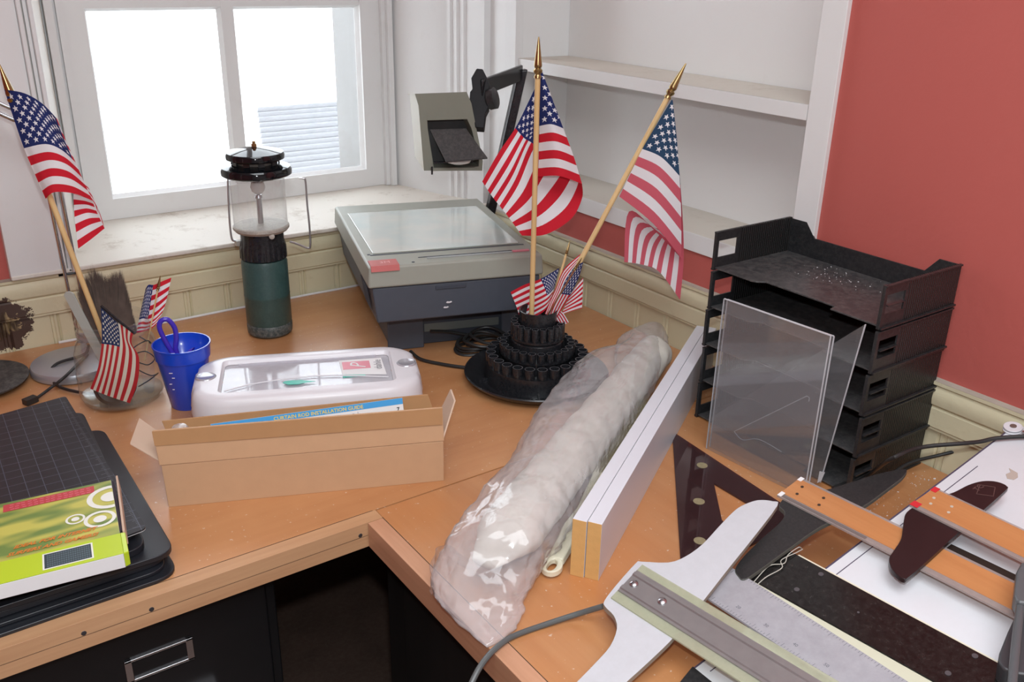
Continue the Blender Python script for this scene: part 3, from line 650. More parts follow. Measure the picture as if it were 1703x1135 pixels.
def stick(t, p, q, r, mat=POLE, name='stick'):
    b = MB(); b.tube([p, q], r, mat, 14); return b.build(name, t)
A1 = RC+V((-.012, .006, 0)); F = lambda x, y, o=0: PV(x, y, A1, o)
def V5(v, pts): return [(x, y, o, u, v) for x, y, o, u in pts]
# 1 upright flag
tip, bot = F(896, 61), F(884, 527)
t = thing('hand_flag', 'large bright flag of stars and stripes on the upright stick in the tube rack', 'flag', bot, 'large flags in the tube rack'); 
c = finial(t, tip, tip-bot); stick(t, bot, c, .0047)
b = MB()
patch(b, [V5(1, [(898, 119, .004, 0), (899, 119, .003, .01), (902, 120, .002, .02)]), V5(.75, [(898, 160, .004, 0), (908, 160, -.004, .04), (918, 163, .002, .08)]), V5(.46, [(897, 210, .004, 0), (917, 207, -.010, .08), (937, 214, .002, .16)]),
          V5(.23, [(896, 252, .004, 0), (926, 250, -.014, .12), (954, 260, .004, .23)]), V5(0, [(895, 294, .004, 0), (930, 293, -.016, .15), (968, 306, .004, .30)])], A1, FLAG)
patch(b, [V5(1, [(902, 120, .003, .02), (880, 167, .02, .2), (857, 213, .024, .4), (828, 256, .028, .7), (802, 302, .03, 1)]),
          V5(.75, [(918, 163, .003, .08), (893, 198, .03, .22), (872, 230, .034, .4), (846, 279, .02, .7), (817, 325, .024, 1)]),
          V5(.46, [(937, 214, .004, .16), (912, 226, .036, .28), (888, 247, .036, .42), (862, 308, .03, .7), (836, 349, .022, 1)]),
          V5(.23, [(954, 260, .006, .23), (940, 280, .04, .35), (918, 312, .036, .5), (890, 345, .026, .75), (852, 370, .024, 1)]),
          V5(0, [(968, 306, .006, .30), (968, 330, .034, .42), (950, 364, .030, .62), (908, 390, .020, .85), (868, 392, .022, 1)])], A1, FLAG)
b.build('cloth', t, ang=80)
# 2 leaning flag
A2 = RC+V((.02, .02, 0)); tip, bot = PV(1141, 105, A2, .03), PV(918, 522, A1, .0)
t = thing('hand_flag', 'large faded flag of stars and stripes on the leaning stick in the tube rack', 'flag', bot, 'large flags in the tube rack')
c = finial(t, tip, tip-bot); stick(t, bot, c, .0047)
b = MB()
patch(b, [V5(1, [(1117, 166, 0, 0), (1118, 166, 0, .01), (1119, 168, 0, .02)]), V5(.75, [(1093, 206, 0, 0), (1110, 214, -.006, .08), (1126, 234, 0, .18)]), V5(.46, [(1068, 248, 0, 0), (1100, 262, -.010, .14), (1130, 293, .002, .3)]),
          V5(.23, [(1049, 288, 0, 0), (1092, 314, -.012, .2), (1133, 362, .004, .42)]), V5(0, [(1030, 327, 0, 0), (1086, 372, -.012, .28), (1133, 430, .006, .52)])], A2, FLAGP)
patch(b, [V5(0, [(1133, 430, .008, .52), (1090, 385, .018, .6), (1046, 352, .022, .72), (1038, 436, .020, 1)]), V5(.33, [(1133, 390, .010, .42), (1102, 380, .030, .6), (1076, 395, .034, .8), (1066, 440, .030, 1)]),
          V5(.66, [(1131, 330, .010, .36), (1120, 375, .038, .6), (1104, 415, .034, .8), (1096, 452, .024, 1)]), V5(1, [(1121, 185, .006, .05), (1134, 340, .012, .5), (1137, 430, .010, .8), (1131, 499, .006, 1)])], A2, FLAGP, base=.004)
b.build('cloth', t, ang=80)
# 3..5 small flags in the rack
def small(label, group, A, mat, patches, st, fin=None, smat=None, r=.0016):
    p, q = PV(*st[0], A, st[2] if len(st) > 2 else 0), PV(*st[1], A, st[3] if len(st) > 3 else 0)
    t = thing('small_flag', label, 'flag', q, group)
    stick(t, q, p, r, smat or POLE)
    if fin: finial(t, p+(p-q).normalized()*.028*fin, p-q, fin*.42)
    b = MB()
    for rows in patches: patch(b, rows, A, mat)
    b.build('cloth', t, ang=80); return t
SG = 'small flags in the tube rack'
COP = M('copper_stick', (.40, .19, .10), .35, .7)
small('small flag reaching left behind the upright stick, stripes toward the projector', SG, A1, FLAG,
      [[V5(1, [(930, 446, .03, 0), (899, 464, .03, .4), (872, 474, .036, .7), (849, 486, .03, 1)]), V5(.5, [(922, 478, .03, 0), (909, 490, .02, .4), (884, 503, .028, .7), (860, 514, .03, 1)]), V5(0, [(914, 505, .02, 0), (905, 518, .015, .4), (885, 530, .02, .7), (868, 542, .02, 1)])]],
      [(941, 425), (912, 528), .032, .012], 1, r=.0022)
small('small rolled flag with its starry corner on the copper stick in the rack', SG, A1, FLAG,
      [[V5(1, [(970, 436, .0, 0), (962, 463, .0, .2), (948, 491, .0, .4), (938, 508, 0, .7), (928, 526, 0, 1)]), V5(.46, [(958, 440, -.012, 0), (942, 463, -.012, .2), (931, 488, -.010, .4), (921, 508, -.008, .7), (914, 525, -.004, 1)]), V5(0, [(966, 422, -.002, 0), (938, 448, -.004, .2), (925, 478, -.004, .4), (915, 500, -.004, .7), (906, 522, -.002, 1)])]],
      [(955, 450), (908, 529), -.014, -.006], 1, COP)
small('small flag hanging to the right over the rack rim, showing mostly stripes', SG, A1, FLAG,
      [[V5(.95, [(949, 488, .012, .42), (960, 474, .008, .7), (970, 462, .012, 1)]), V5(.5, [(940, 508, .012, .42), (955, 498, .006, .7), (969, 487, .012, 1)]), V5(.05, [(934, 524, .010, .42), (950, 518, .004, .7), (968, 513, .012, 1)])],
       [V5(.6, [(930, 515, .004, .5), (938, 523, .004, .75), (946, 536, .004, 1)]), V5(.05, [(920, 522, .004, .5), (926, 532, .004, .75), (932, 545, .004, 1)])]],
      [(951, 470), (922, 528), .014, .004])
# ============================================================= glass jar and what stands in it
JC = V((.296, 1.608, TZ))
t = thing('glass_jar', 'wide clear glass jar holding the brush and flags beside the blue cup', 'jar', JC)
MB().lathe([(.0, .002), (.055, .001), (.066, .006), (.0705, .018), (.0710, .060), (.0690, .095), (.0640, .112), (.0585, .121), (.0580, .127), (.0605, .129), (.0605, .133), (.0580, .135), (.0605, .140), (.0605, .144), (.0585, .147), (.0600, .1525), (.0580, .1545)], JC, JARG, 64, cap=False).build('jar_wall', t, ang=60, fix=False)
b = MB(); b.lathe([(0, .004), (.056, .004), (.0665, .0085), (.068, .014), (.062, .010), (0, .007)], JC, glassy('jar_bottom_glass', (.93, .965, .955), .10, .05, .04), 64, cap=False); b.build('jar_base', t, fix=False)
J = lambda x, y, o=0: PV(x, y, JC, o)
cp = V((.283, 1.598, TZ+.030)); b = MB(); axn = V((-.25, -.75, .60)).normalized(); b.lathe([(0, -.005), (.032, -.005), (.035, -.004), (.036, .004), (.033, .006), (.030, .002), (0, .002)], cp, M('dark_brown_lid', (.014, .009, .007), .35), 48, axn)
o = b.build('coaster'); tag(o, 'dark brown round coaster-like disc lying inside the glass jar', 'disc')
# brush
q0, q1 = J(170, 570, .0), J(222, 556, .0)
t = thing('dusting_brush', 'dusting brush with long dark bristles standing in the glass jar', 'brush', J(195, 640))
b = MB(); b.tube([J(200, 650), J(197, 600)], .009, GRAYST, 12); b.tube([J(197, 602), J(200, 572)], [.009, .016], GRAYST, 12); b.build('handle', t)
b = MB(); tips = [(126, 480), (138, 458), (152, 441), (164, 450), (176, 458), (188, 451), (201, 447), (208, 470), (215, 498), (221, 525), (226, 550)]
for i in range(3600):
    s = random.random(); k = s*(len(tips)-1); j = min(int(k), len(tips)-2); f = k-j
    tx = tips[j][0]*(1-f)+tips[j+1][0]*f; ty = tips[j][1]*(1-f)+tips[j+1][1]*f
    s2 = max(0, min(1, s*1.0+random.uniform(-.05, .05))); rx = 166+(224-166)*s2; ry = 572-16*s2
    le = 1-.10*random.random()**2-.55*(random.random() < .25)*random.random()
    dpt = random.uniform(-.014, .014); r0 = J(rx, ry, dpt*.6); e = J(tx+random.uniform(-3, 3), ty+random.uniform(-2, 3), dpt)
    e = r0+(e-r0)*le; w_ = .0006; sd = R_*w_; dd = _f*w_
    m = (r0+e)/2+R_*random.uniform(-.002, .002)
    base_ = len(b.v); b.v += [r0-sd, r0+sd, r0+dd, m-sd*.8, m+sd*.8, m+dd*.8, e]; k_ = b.mi(BRISTB)
    for fc in ((0, 1, 4, 3), (1, 2, 5, 4), (2, 0, 3, 5), (3, 4, 6), (4, 5, 6), (5, 3, 6)): b.f.append([base_+z for z in fc]); b.m.append(k_)
o = b.build('bristles', t, fix=False); o['kind'] = 'stuff'
# grey stick
b = MB(); p, q = J(111, 485, -.004), J(178, 612, -.01); d = (q-p).normalized(); s = d.cross(_f).normalized()*.0082; tk = _f*.0035
out = [p+d*.0082*(1-math.cos(a))+s*math.sin(a) for a in [PI/2*k/5 for k in range(-5, 6)]]+[q+s, q-s]
b.prism(out, [x+tk for x in out], GRAYST); o = b.build('paint_stick', bevel=.0008); tag(o, 'grey round-ended flat stick leaning out of the jar to the left', 'stick')
# large flag in jar
tip, bot = J(-2, 105, -.02), J(187, 600, -.02)
t = thing('hand_flag', 'large flag on a pale stick leaning left out of the glass jar', 'flag', bot)
c = finial(t, tip, tip-bot); stick(t, bot, c, .0045)
b = MB(); aj = JC+V((0, 0, 0)); o0 = -.02
patch(b, [V5(1, [(7, 149, o0-.003, 0), (40, 155, o0-.02, .15), (70, 172, o0-.025, .3), (95, 198, o0-.005, .41)]), V5(.77, [(22, 195, o0-.003, 0), (55, 190, o0-.02, .14), (85, 207, o0-.022, .3), (110, 235, o0, .42)]), V5(.46, [(40, 247, o0-.003, 0), (76, 240, o0-.022, .16), (103, 250, o0-.02, .3), (126, 271, o0, .43)]),
          V5(.23, [(58, 290, o0-.003, 0), (85, 280, o0-.022, .17), (115, 286, o0-.018, .34), (142, 308, o0+.004, .5)]), V5(0, [(76, 331, o0-.003, 0), (90, 320, o0-.02, .1), (123, 322, o0-.016, .32), (154, 334, o0+.006, .56)])], JC, FLAG)
patch(b, [V5(.62, [(153, 333, .0, .62), (140, 328, .008, .8), (122, 322, .004, 1)]), V5(.3, [(163, 357, .0, .66), (145, 355, .010, .82), (124, 362, .006, 1)]), V5(0, [(174, 380, .0, .7), (153, 397, .008, .85), (130, 414, .006, 1)])], JC, FLAG, base=-.01)
patch(b, [V5(.35, [(142, 308, -.014, .5), (148, 314, -.010, .56), (153, 330, -.008, .62)]), V5(0, [(154, 334, -.014, .56), (165, 352, -.010, .64), (174, 379, -.006, .7)])], JC, FLAG)
b.build('cloth', t, ang=80)
JG = 'small flags in the glass jar'
small('small yellowed flag hanging down over the front of the glass jar', JG, JC, FLAGO,
      [[V5(1, [(168, 512, -.050, 0), (169, 545, -.066, .22), (169, 572, -.076, .4), (163, 612, -.084, .7), (150, 647, -.082, 1)]), V5(.46, [(196, 537, -.054, 0), (199, 556, -.070, .2), (199, 580, -.080, .42), (192, 622, -.088, .7), (183, 660, -.084, 1)]), V5(0, [(222, 553, -.056, 0), (219, 572, -.068, .18), (231, 595, -.078, .4), (229, 635, -.086, .7), (216, 671, -.084, 1)])]],
      [(168, 509), (222, 554), -.050, -.056], None, BLKP, .0022)
small('small flag with a blue corner standing at the right of the jar mouth', JG, JC, FLAG,
      [[V5(1, [(242, 481, .0, 0), (247, 474, -.008, .2), (256, 474, -.004, .42), (270, 468, .004, .7), (285, 462, 0, 1)]), V5(.46, [(231, 532, 0, 0), (238, 530, -.008, .2), (247, 531, -.004, .42), (260, 524, .004, .7), (274, 510, 0, 1)]), V5(0, [(227, 554, 0, 0), (234, 553, -.006, .2), (241, 551, -.002, .4), (250, 548, .002, .7), (260, 540, 0, 1)])]],
      [(262, 484), (240, 600), -.002, .0], 1, r=.0014)
# string tangle in the jar
b = MB(); pts = [J(232+18*math.sin(k*1.3)+k*1.2, 560+k*6.0+6*math.sin(k*2.1), .012*math.cos(k*1.7)) for k in range(15)]
b.tube(cr(pts, 5), .0011, RUB, 6); o = b.build('wire'); tag(o, 'thin dark twisted wire tangled inside the glass jar', 'wire')
# ============================================================= blue cup and purple scoop
CC = V((.3850, 1.521, TZ))
t = thing('plastic_cup', 'translucent blue plastic cup standing between the jar and the white container', 'cup', CC)
MB().lathe([(0, 0), (.0285, 0), (.0300, .002), (.0440, .092), (.0460, .093), (.0475, .114), (.0485, .115), (.0485, .1175), (.0465, .1175), (.0455, .113), (.0440, .096), (.0420, .094), (.0285, .004), (0, .003)], CC, BLUECUP, 64).build('cup_wall', t, ang=40)
b = MB()
for k, (x, y, s) in enumerate(((281, 622, 1), (286, 630, .8), (282, 640, .7), (287, 649, .6))):
    p = PV(x, y, CC, -.037); b.obox(p, R_*.006*s, U_*.0012, _f*.0004, WPL)
b.build('printed_mark', t)
K = lambda x, y, o=0: PV(x, y, CC, o)
b = MB(); b.tube(cr([K(294, 600, -.02), K(284, 583, -.02), K(272, 562, -.02), K(265, 545, -.02), K(268, 534, -.02), K(279, 532, -.02), K(290, 545, -.02), K(293, 562, -.02), K(292, 580, -.02), K(297, 594, -.018)], 6), .0042, PURPLE, 12)
q = [K(288, 588, -.022), K(303, 601, -.024), K(313, 594, -.012), K(322, 578, -.004), K(314, 582, -.004), K(306, 590, -.010)]
b.prism(q, [p+_f*.010 for p in q], PURPLE); o = b.build('plastic_clip', bevel=.001); tag(o, 'purple looped plastic clip hooked over the rim of the blue cup', 'clip')
# ============================================================= desk lamp and black disc
LB = V((.252, 1.785, TZ))
t = thing('desk_lamp', 'silver desk lamp with round base and two thin rods behind the jar', 'lamp', LB)
MB().lathe([(0, 0), (.074, 0), (.078, .003), (.079, .012), (.076, .018), (.060, .0215), (0, .024)], LB, SILVER, 72).build('base', t)
G = lambda x, y, o=0: PV(x, y, LB+V((0, .03, 0)), o)
b = MB(); c = G(137, 562); b.obox(c-R_*.012-V((0, 0, .012)), R_*.024, _f*.018, V((0, 0, .022)), SILVER); b.tube([c-V((0, 0, .01)), V((c.x, c.y, TZ+.02))], .006, SILVER); b.build('hinge', t, bevel=.002)
for a_, b_ in (((130, 560), (52, 188)), ((147, 548), (74, 182))):
    b = MB(); b.tube([G(*a_), G(*b_)], .0032, CHROME, 12); b.build('rod', t)
b = MB(); b.tube([G(106, 456), G(132, 454)], .0022, RUB, 8); b.build('cross_bar', t)
for dy in (0, 17):
    b = MB(); b.tube([G(70, 196+dy), G(22, 182+dy), G(-70, 140+dy)], .0040, CHROME, 12); b.build('arm_rod', t)
b = MB(); c = G(62, 190); b.lathe([(0, -.010), (.012, -.010), (.012, .010), (0, .010)], c, SILVER, 24, HV); b.build('elbow', t, bevel=.001)
b = MB(); c = G(-95, 150); b.lathe([(.012, .06), (.02, .055), (.05, .0), (.048, 0), (.018, .052)], c, SILVER, 40, cap=False); b.build('lamp_shade', t, fix=False)
b = MB(); b.tube(cr([P(147, 575, .03), P(140, 590, .026), P(95, 605, .026), P(83, 625, .010), P(100, 644, .006), P(140, 654, .005), P(170, 655, .005)]), .0028, RUB); b.tube(cr([P(145, 590, .026), P(110, 625, .026), P(85, 645, .010), P(62, 662, .006)]), .0028, RUB)
p = P(60, 663, .006); d = (P(38, 672, .006)-p).normalized(); b.obox(p-V((0, 0, .004))-V((-d.y, d.x, 0))*.007, d*.022, V((-d.y, d.x, 0))*.014, (0, 0, .010), RUB)
o = b.build('lamp_cord'); tag(o, 'black lamp cord with a plug lying in front of the silver base', 'cord')
t = thing('round_plate', 'dusty black round disc lying at the left end of the worktop', 'disc', (.084, 1.797, TZ))
MB().lathe([(0, 0), (.060, 0), (.080, .006), (.089, .012), (.090, .015), (.087, .016), (.020, .017), (0, .017)], (.084, 1.797, TZ), M('dusty_black_disc', (.035, .036, .036), .6, dust=.3, nscale=12), 80).build('disc', t)
# ============================================================= white lid
LU = V((.921, -.388, 0)).normalized(); LV_ = V((-LU.y, LU.x, 0)); LCn = V((.544, 1.354, TZ)); LZ = .0415; LS = .943
def lp(u, v, z): return LCn+LU*u*LS+LV_*v*LS+V((0, 0, z+LZ))
t = thing('storage_container', 'long white plastic container with a clear panel in its lid, behind the cardboard box', 'container', LCn)
def lid_outline(L, W, r, waist=.006, n=12):
    out = []
    for cx, cy, a0 in ((L-r, W-r, 0), (-(L-r), W-r, PI/2), (-(L-r), -(W-r), PI), (L-r, -(W-r), 1.5*PI)):
        for k in range(n+1):
            a = a0+PI/2*k/n; out.append([cx+r*math.cos(a), cy+r*math.sin(a)])
    o2 = []
    for x, y in out:
        kk = math.exp(-((abs(y)-.040)/.012)**2); x -= math.copysign(waist*kk*(abs(x) > L*.7), x); o2.append((x, y))
    return o2
L, W, r = .205, .100, .070
b = MB(); rows = []
for s, z in ((-.006, .001), (-.001, .004), (0, .012), (-.003, .034), (-.006, .043), (-.011, .047), (-.020, .0485)):
    rows.append([lp(x*(L+s)/L, y*(W+s)/W, z) for x, y in lid_outline(L, W, r)])
def inner(L2, W2, r2, z, sag=0, n=12):
    out = []
    for cx, cy, a0 in ((L2-r2, W2-r2, 0), (-(L2-r2), W2-r2, PI/2), (-(L2-r2), -(W2-r2), PI), (L2-r2, -(W2-r2), 1.5*PI)):
        for k in range(n+1):
            a = a0+PI/2*k/n; out.append(lp(cx+r2*math.cos(a), cy+r2*math.sin(a), z))
    return out
rows.append(inner(.152, .070, .012, .0485)); rows.append(inner(.150, .068, .011, .042)); rows.append(inner(.148, .066, .010, .0405))
b.grid(rows, WPL, True); b.build('lid_rim', t, ang=50, bevel=0)
b = MB(); b.grid([[lp(x*k, y*k, z) for x, y in lid_outline(L, W, r)] for k, z in ((.84, -.0412), (.86, -.038), (.92, -.0005))], WPL, True, True); b.build('body', t, ang=50)
b = MB(); b.prism(inner(.1475, .0655, .010, .0385), inner(.1475, .0655, .010, .0402), LIDC); pc = b.build('clear_panel', t)
b = MB(); pth = cr([lp(-.142, -.050, .0425), lp(-.10, -.030, .0425), (lp(-.03, -.016, .0425)), lp(.04, -.016, .0425), lp(.14, -.040, .0425)], 8); b.tube(pth, .0012, WPL, 8); b.build('panel_crease', pc)
b = MB(); b.box((0, 0, 0), (0, 0, 0), WPL) if False else None
b.prism([lp(-.125, .058, .0403), lp(.125, .058, .0403), lp(.125, .061, .0403), lp(-.125, .061, .0403)], [lp(-.125, .058, .044), lp(.125, .058, .044), lp(.125, .061, .044), lp(-.125, .061, .044)], LIDC); b.build('panel_ridge', pc)
for s in (-1, 1):
    b = MB(); b.lathe([(.0, .0490), (.010, .0492), (.0145, .0505), (.0165, .0490), (.017, .0480), (.0, .0478)], lp(s*.176, .002, 0), CHROME if False else M('clear_knob', (.50, .50, .54), .12, .4), 32); b.build('knob', t)
tl = [lp(.060, -.012, .0406), lp(.138, -.024, .0406), lp(.134, .052, .0406), (lp(.056, .052, .0406))]
b = MB(); b.prism(tl, [p+V((0, 0, .0004)) for p in tl], PAPERW)
q = [lp(.062, .008, .0413), lp(.112, .008, .0413), lp(.111, .042, .0413), lp(.061, .042, .0413)]; b.face(q, PINKLAB)
b.text('P', lp(.103, .010, .0415), -LU*0+LV_, -LU, .038, PAPERW, shear=.4)
b.text('dahle', lp(.132, .000, .0415), LV_, -LU, .019, M('grey_print', (.25, .25, .27), .6), shear=.1)
q = [lp(.060, -.012, .0406), lp(.100, -.018, .0406), lp(.10, -.024, .0406), lp(.060, -.026, .0406)]; b.face(q, GREENL)
o = b.build('label_card', pc, label='white card with a pink square mark')
b = MB(); q = [lp(x, y, .0428) for x, y in ((-.045, -.034), (-.035, -.043), (-.018, -.044), (-.006, -.040), (.012, -.037), (-.004, -.032), (-.012, -.028), (-.028, -.027), (-.040, -.028))]; b.prism(q, [p+V((0, 0, .0006)) for p in q], GREENL); b.build('green_film', pc)
# ============================================================= cardboard box
BU = V((.9216, -.3882, 0)); BV_ = V((.3882, .9216, 0)); B0 = V((.258, 1.205, TZ)); BL_ = .400; BW = .082; BH = .068
def bp(u, v, z): return B0+BU*u+BV_*v+V((0, 0, z))
t = thing('cardboard_box', 'long open cardboard box with raised flaps in front of the white container', 'box', bp(.2, .04, 0))
def slab(name, a, b_, c, d, mat, nn, par=t, m2=None, th=.0028):
    b = MB(); nn = V(nn).normalized()*th; b.prism([a, b_, c, d], [p+nn for p in (a, b_, c, d)], mat, mtop=m2); return b.build(name, par, bevel=.0006)
slab('bottom_panel', bp(.003, .003, .001), bp(BL_-.003, .003, .001), bp(BL_-.003, BW-.003, .001), bp(.003, BW-.003, .001), CARD, (0, 0, 1))
slab('side_panel', bp(0, 0, .0), bp(BL_, 0, 0), bp(BL_, 0, BH), bp(-.002, 0, BH+.001), CARD, BV_)
slab('side_panel', bp(0, BW-.003, 0), bp(BL_, BW-.003, 0), bp(BL_, BW-.003, BH), bp(0, BW-.003, BH), CARD, BV_)
slab('end_panel', bp(0, .003, 0), bp(0, BW-.0035, 0), bp(0, BW-.0035, BH), bp(0, .003, BH), CARD, BU)
slab('end_panel', bp(BL_-.003, .003, 0), bp(BL_-.003, BW-.0035, 0), bp(BL_-.003, BW-.0035, BH), bp(BL_-.003, .003, BH), CARD, BU)
fo = slab('flap', bp(-.004, -.001, BH+.002), bp(BL_+.001, 0, BH+.001), bp(BL_, .006, BH+.054), bp(-.008, .006, BH+.054), CARD, BV_, th=.0028)
b = MB(); a = [bp(-.0070, .0024, BH+.032), bp(BL_-.001, .0018, BH+.028), bp(BL_-.0005, .0051, BH+.0535), bp(-.0085, .0051, BH+.0535)]; b.prism(a, [p-BV_*.0006 for p in a], CARD2); b.build('tape_strip', fo, label='brown paper tape strip')
slab('flap', bp(.000, BW-.001, BH+.002), bp(BL_, BW-.001, BH+.001), bp(BL_-.012, BW+.003, BH+.040), bp(-.008, BW+.003, BH+.030), CARD2, -BV_)
slab('flap', bp(-.001, .006, BH+.001), bp(-.001, BW-.006, BH+.001), bp(-.034, BW-.020, BH+.046), bp(-.040, .008, BH+.034), CARDP, (0, 0, 1))
slab('flap', bp(BL_+.001, .004, BH+.001), bp(BL_+.001, BW-.010, BH+.001), bp(BL_+.024, BW-.012, BH+.052), bp(BL_+.024, .030, BH+.052), CARDP, -BU)
# leaflet in the box
pl0 = bp(.2, .040, 0); e = lambda x, y: PN(x, y, pl0, (BV_+V((0, 0, -.25))).normalized())
t = thing('leaflet', 'curtain rod installation leaflet with a blue band sticking out of the cardboard box', 'leaflet', bp(.2, .04, .02))
TL_, TR_ = e(350, 706), e(669, 662); dx = (TR_-TL_).normalized(); BD = (BV_*.25+V((0, 0, 1))).normalized(); dy = (BD-dx*BD.dot(dx)).normalized(); nn = dx.cross(dy); Ln = (TR_-TL_).length
b = MB(); lw = .055; b.prism([TL_-dy*lw*.75, TR_-dy*lw, TR_, TL_], [p-nn*.0008 for p in (TL_-dy*lw*.75, TR_-dy*lw, TR_, TL_)], PAPERW)
z = nn*.0003; b.face([TL_-dy*.0095+z, TR_-dy*.0095+z, TR_+z, TL_+z], BLUEINK)
b.text('CURTAIN ROD INSTALLATION GUIDE', TL_+dx*Ln*.318-dy*.0078+z*2, dx, dy, .0078, YELINK, bold=.02)
for tx, k, yy in (('7', .975, .020), ('5', .735, .0205), ('3', .49, .0195), ('1', .25, .02)): b.text(tx, TL_+dx*Ln*(k-.012)-dy*yy+z*2, dx, dy, .009, BLKINK, bold=.02)
for k in (.755, .50, .26): b.face([TL_+dx*Ln*k-dy*.012+z, TL_+dx*(Ln*k+.0005)-dy*.012+z, TL_+dx*(Ln*k+.0005)-dy*.026+z, TL_+dx*Ln*k-dy*.026+z], LINE)
b.build('sheet', t, fix=False)
# plastic wrapped bulb in box
c = bp(.022, .045, .088); b = MB(); b.lathe([(0, -.02), (.012, -.018), (.018, -.004), (.017, .008), (.010, .018), (0, .020)], c, PBAG, 24); b.tube([c+V((0, 0, -.002)), bp(.10, .045, .070)], [.016, .006], PBAG, 14)
o = b.build('plastic_wrap', fix=False); tag(o, 'crumpled clear plastic wrapping in the left end of the cardboard box', 'packaging')
# ============================================================= stack of mats
def rounded(pts, r, n=6):
    out = []; N = len(pts)
    for i, p in enumerate(pts):
        p = V(p); a = (V(pts[i-1])-p).normalized(); c = (V(pts[(i+1) % N])-p).normalized()
        p0, p1 = p+a*r, p+c*r
        for k in range(n+1):
            t_ = k/n; out.append((1-t_)**2*p0+2*t_*(1-t_)*p+t_**2*p1)
    return out
MG = 'black boards stacked under the keyboard box'
def mat(label, brx, bry, trx, try_, z0, th, r, m, nm='letter_tray_mat', lip=0):
    br = V((brx, bry, 0)); tr = V((trx, try_, 0)); e = (tr-br).normalized(); s = V((e.y, -e.x, 0)); w_ = .36
    pts = rounded([br-s*w_, br, tr, tr-s*w_], r)
    b = MB(); b.prism([V((p.x, p.y, TZ+z0)) for p in pts], [V((p.x, p.y, TZ+z0+th)) for p in pts], m)
    o = b.build(nm, bevel=min(.0015, th*.4), seg=2); return tag(o, label, 'board', MG)
BM = M('black_board', (.013, .015, .020), .38, var=.15, nscale=12)
mat('black flat board at the very bottom of the left stack', .224, 1.036, .219, 1.40, .0, .0055, .030, BM, 'flat_board')
mat('black rounded board second from the bottom of the left stack', .214, 1.046, .212, 1.42, .0057, .0055, .028, BM, 'flat_board')
mat('glossy black board third from the bottom of the left stack', .226, 1.052, .2285, 1.452, .0205, .0080, .026, BM, 'flat_board')
mat('thin black board just below the third board of the left stack', .216, 1.056, .214, 1.43, .0114, .0090, .026, BM, 'flat_board')
mat('narrow black board lying under the pair of upper trays', .196, 1.066, .205, 1.46, .0287, .010, .026, BM, 'flat_board')
mat('short black board right under the gridded cutting mat', .192, 1.090, .208, 1.485, .0389, .012, .022, BM, 'flat_board')
br = V((.2015, 1.083, 0)); tr = V((.1955, 1.548, 0)); e_ = (tr-br).normalized(); s_ = V((e_.y, -e_.x, 0)); fl_ = (V((.10, .02, 0)) if False else s_)
t = thing('cutting_mat', 'black cutting mat with a pale grid on top of the left stack', 'mat', (.05, 1.3, TZ+.0512))
pts = rounded([br-s_*.36+V((0, -.04, 0)), br, tr, tr-s_*.36+V((0, -.05, 0))], .008); lz = lambda p, z: V((p.x, p.y, TZ+z))
b = MB(); b.prism([lz(p, .0512) for p in pts], [lz(p, .0520) for p in pts], M('mat_underside', (.6, .62, .62), .5)); b.prism([lz(p, .0521) for p in pts], [lz(p, .0545) for p in pts], GRIDM); mm = b.build('mat_sheet', t)
b = MB()
for k in range(110):
    y = 1.092+k*.0040; l = .010 if k % 8 == 0 else (.006 if k % 4 == 0 else .0035); x = .1965-(y-1.083)*.0129
    b.face([(x-l, y, TZ+.0547), (x, y, TZ+.0547), (x, y+.0004, TZ+.0547), (x-l, y+.0004, TZ+.0547)], M('tick_print', (.25, .28, .32), .6) if k == 0 else D.materials['tick_print'])
b.build('tick_marks', mm, fix=False)
# keyboard box
kb = [V((.158, 1.011, 0)), V((.187, 1.195, 0))]; ke = (kb[1]-kb[0]).normalized(); ks = V((-.9856, -.02, 0)).normalized(); KZ = .0605; KH = .020
ks = (V((.066, 1.003, 0))-V((.158, 1.011, 0))).normalized(); ks = V((-ke.y, ke.x, 0))*.86+ks*.14; ks.normalize()
KO = kb[0]
def kp(u, v, z=0.): p = KO+ks*u+ke*v; return V((p.x, p.y, TZ+.0550+z))        # u leftward, v away
t = thing('keyboard_box', 'green and yellow keyboard packaging box lying on the cutting mat', 'box', kp(.2, .09))
GRN = (lambda n: n)(NT('printed_leaf_green')); tcx = GRN.n('ShaderNodeTexCoord').outputs['Object']
wv_ = GRN.n('ShaderNodeTexNoise'); mpp = GRN.n('ShaderNodeMapping'); mpp.inputs['Rotation'].default_value = (0, 0, -.75); mpp.inputs['Scale'].default_value = (14, 55, 1); GRN.l(tcx, mpp.inputs[0]); GRN.l(mpp.outputs[0], wv_.inputs['Vector']); wv_.inputs['Scale'].default_value = 1.0; wv_.inputs['Detail'].default_value = .5
GRN.l(GRN.mix(GRN.ramp(wv_.outputs['Fac'], .38, .62), (.17, .27, .07), (.58, .56, .12)), GRN.b.inputs['Base Color']); GRN.b.inputs['Roughness'].default_value = .35; GRN = GRN.m
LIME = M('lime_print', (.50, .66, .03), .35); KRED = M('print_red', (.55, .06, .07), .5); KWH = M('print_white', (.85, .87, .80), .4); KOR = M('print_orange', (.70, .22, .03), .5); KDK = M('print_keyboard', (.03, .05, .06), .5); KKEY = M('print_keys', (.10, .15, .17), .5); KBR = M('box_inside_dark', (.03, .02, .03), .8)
b = MB(); b.prism([kp(0, 0), kp(.42, 0), kp(.42, .185), kp(0, .185)], [kp(0, 0, KH), kp(.42, 0, KH), kp(.42, .185, KH), kp(0, .185, KH)], PAPERW, mtop=GRN); bx = b.build('carton', t, bevel=.0008)
b = MB(); zt = KH+.0004
b.face([kp(0, 0, zt), kp(.42, 0, zt), kp(.42, .046, zt), kp(0, .046, zt)][::-1], LIME)
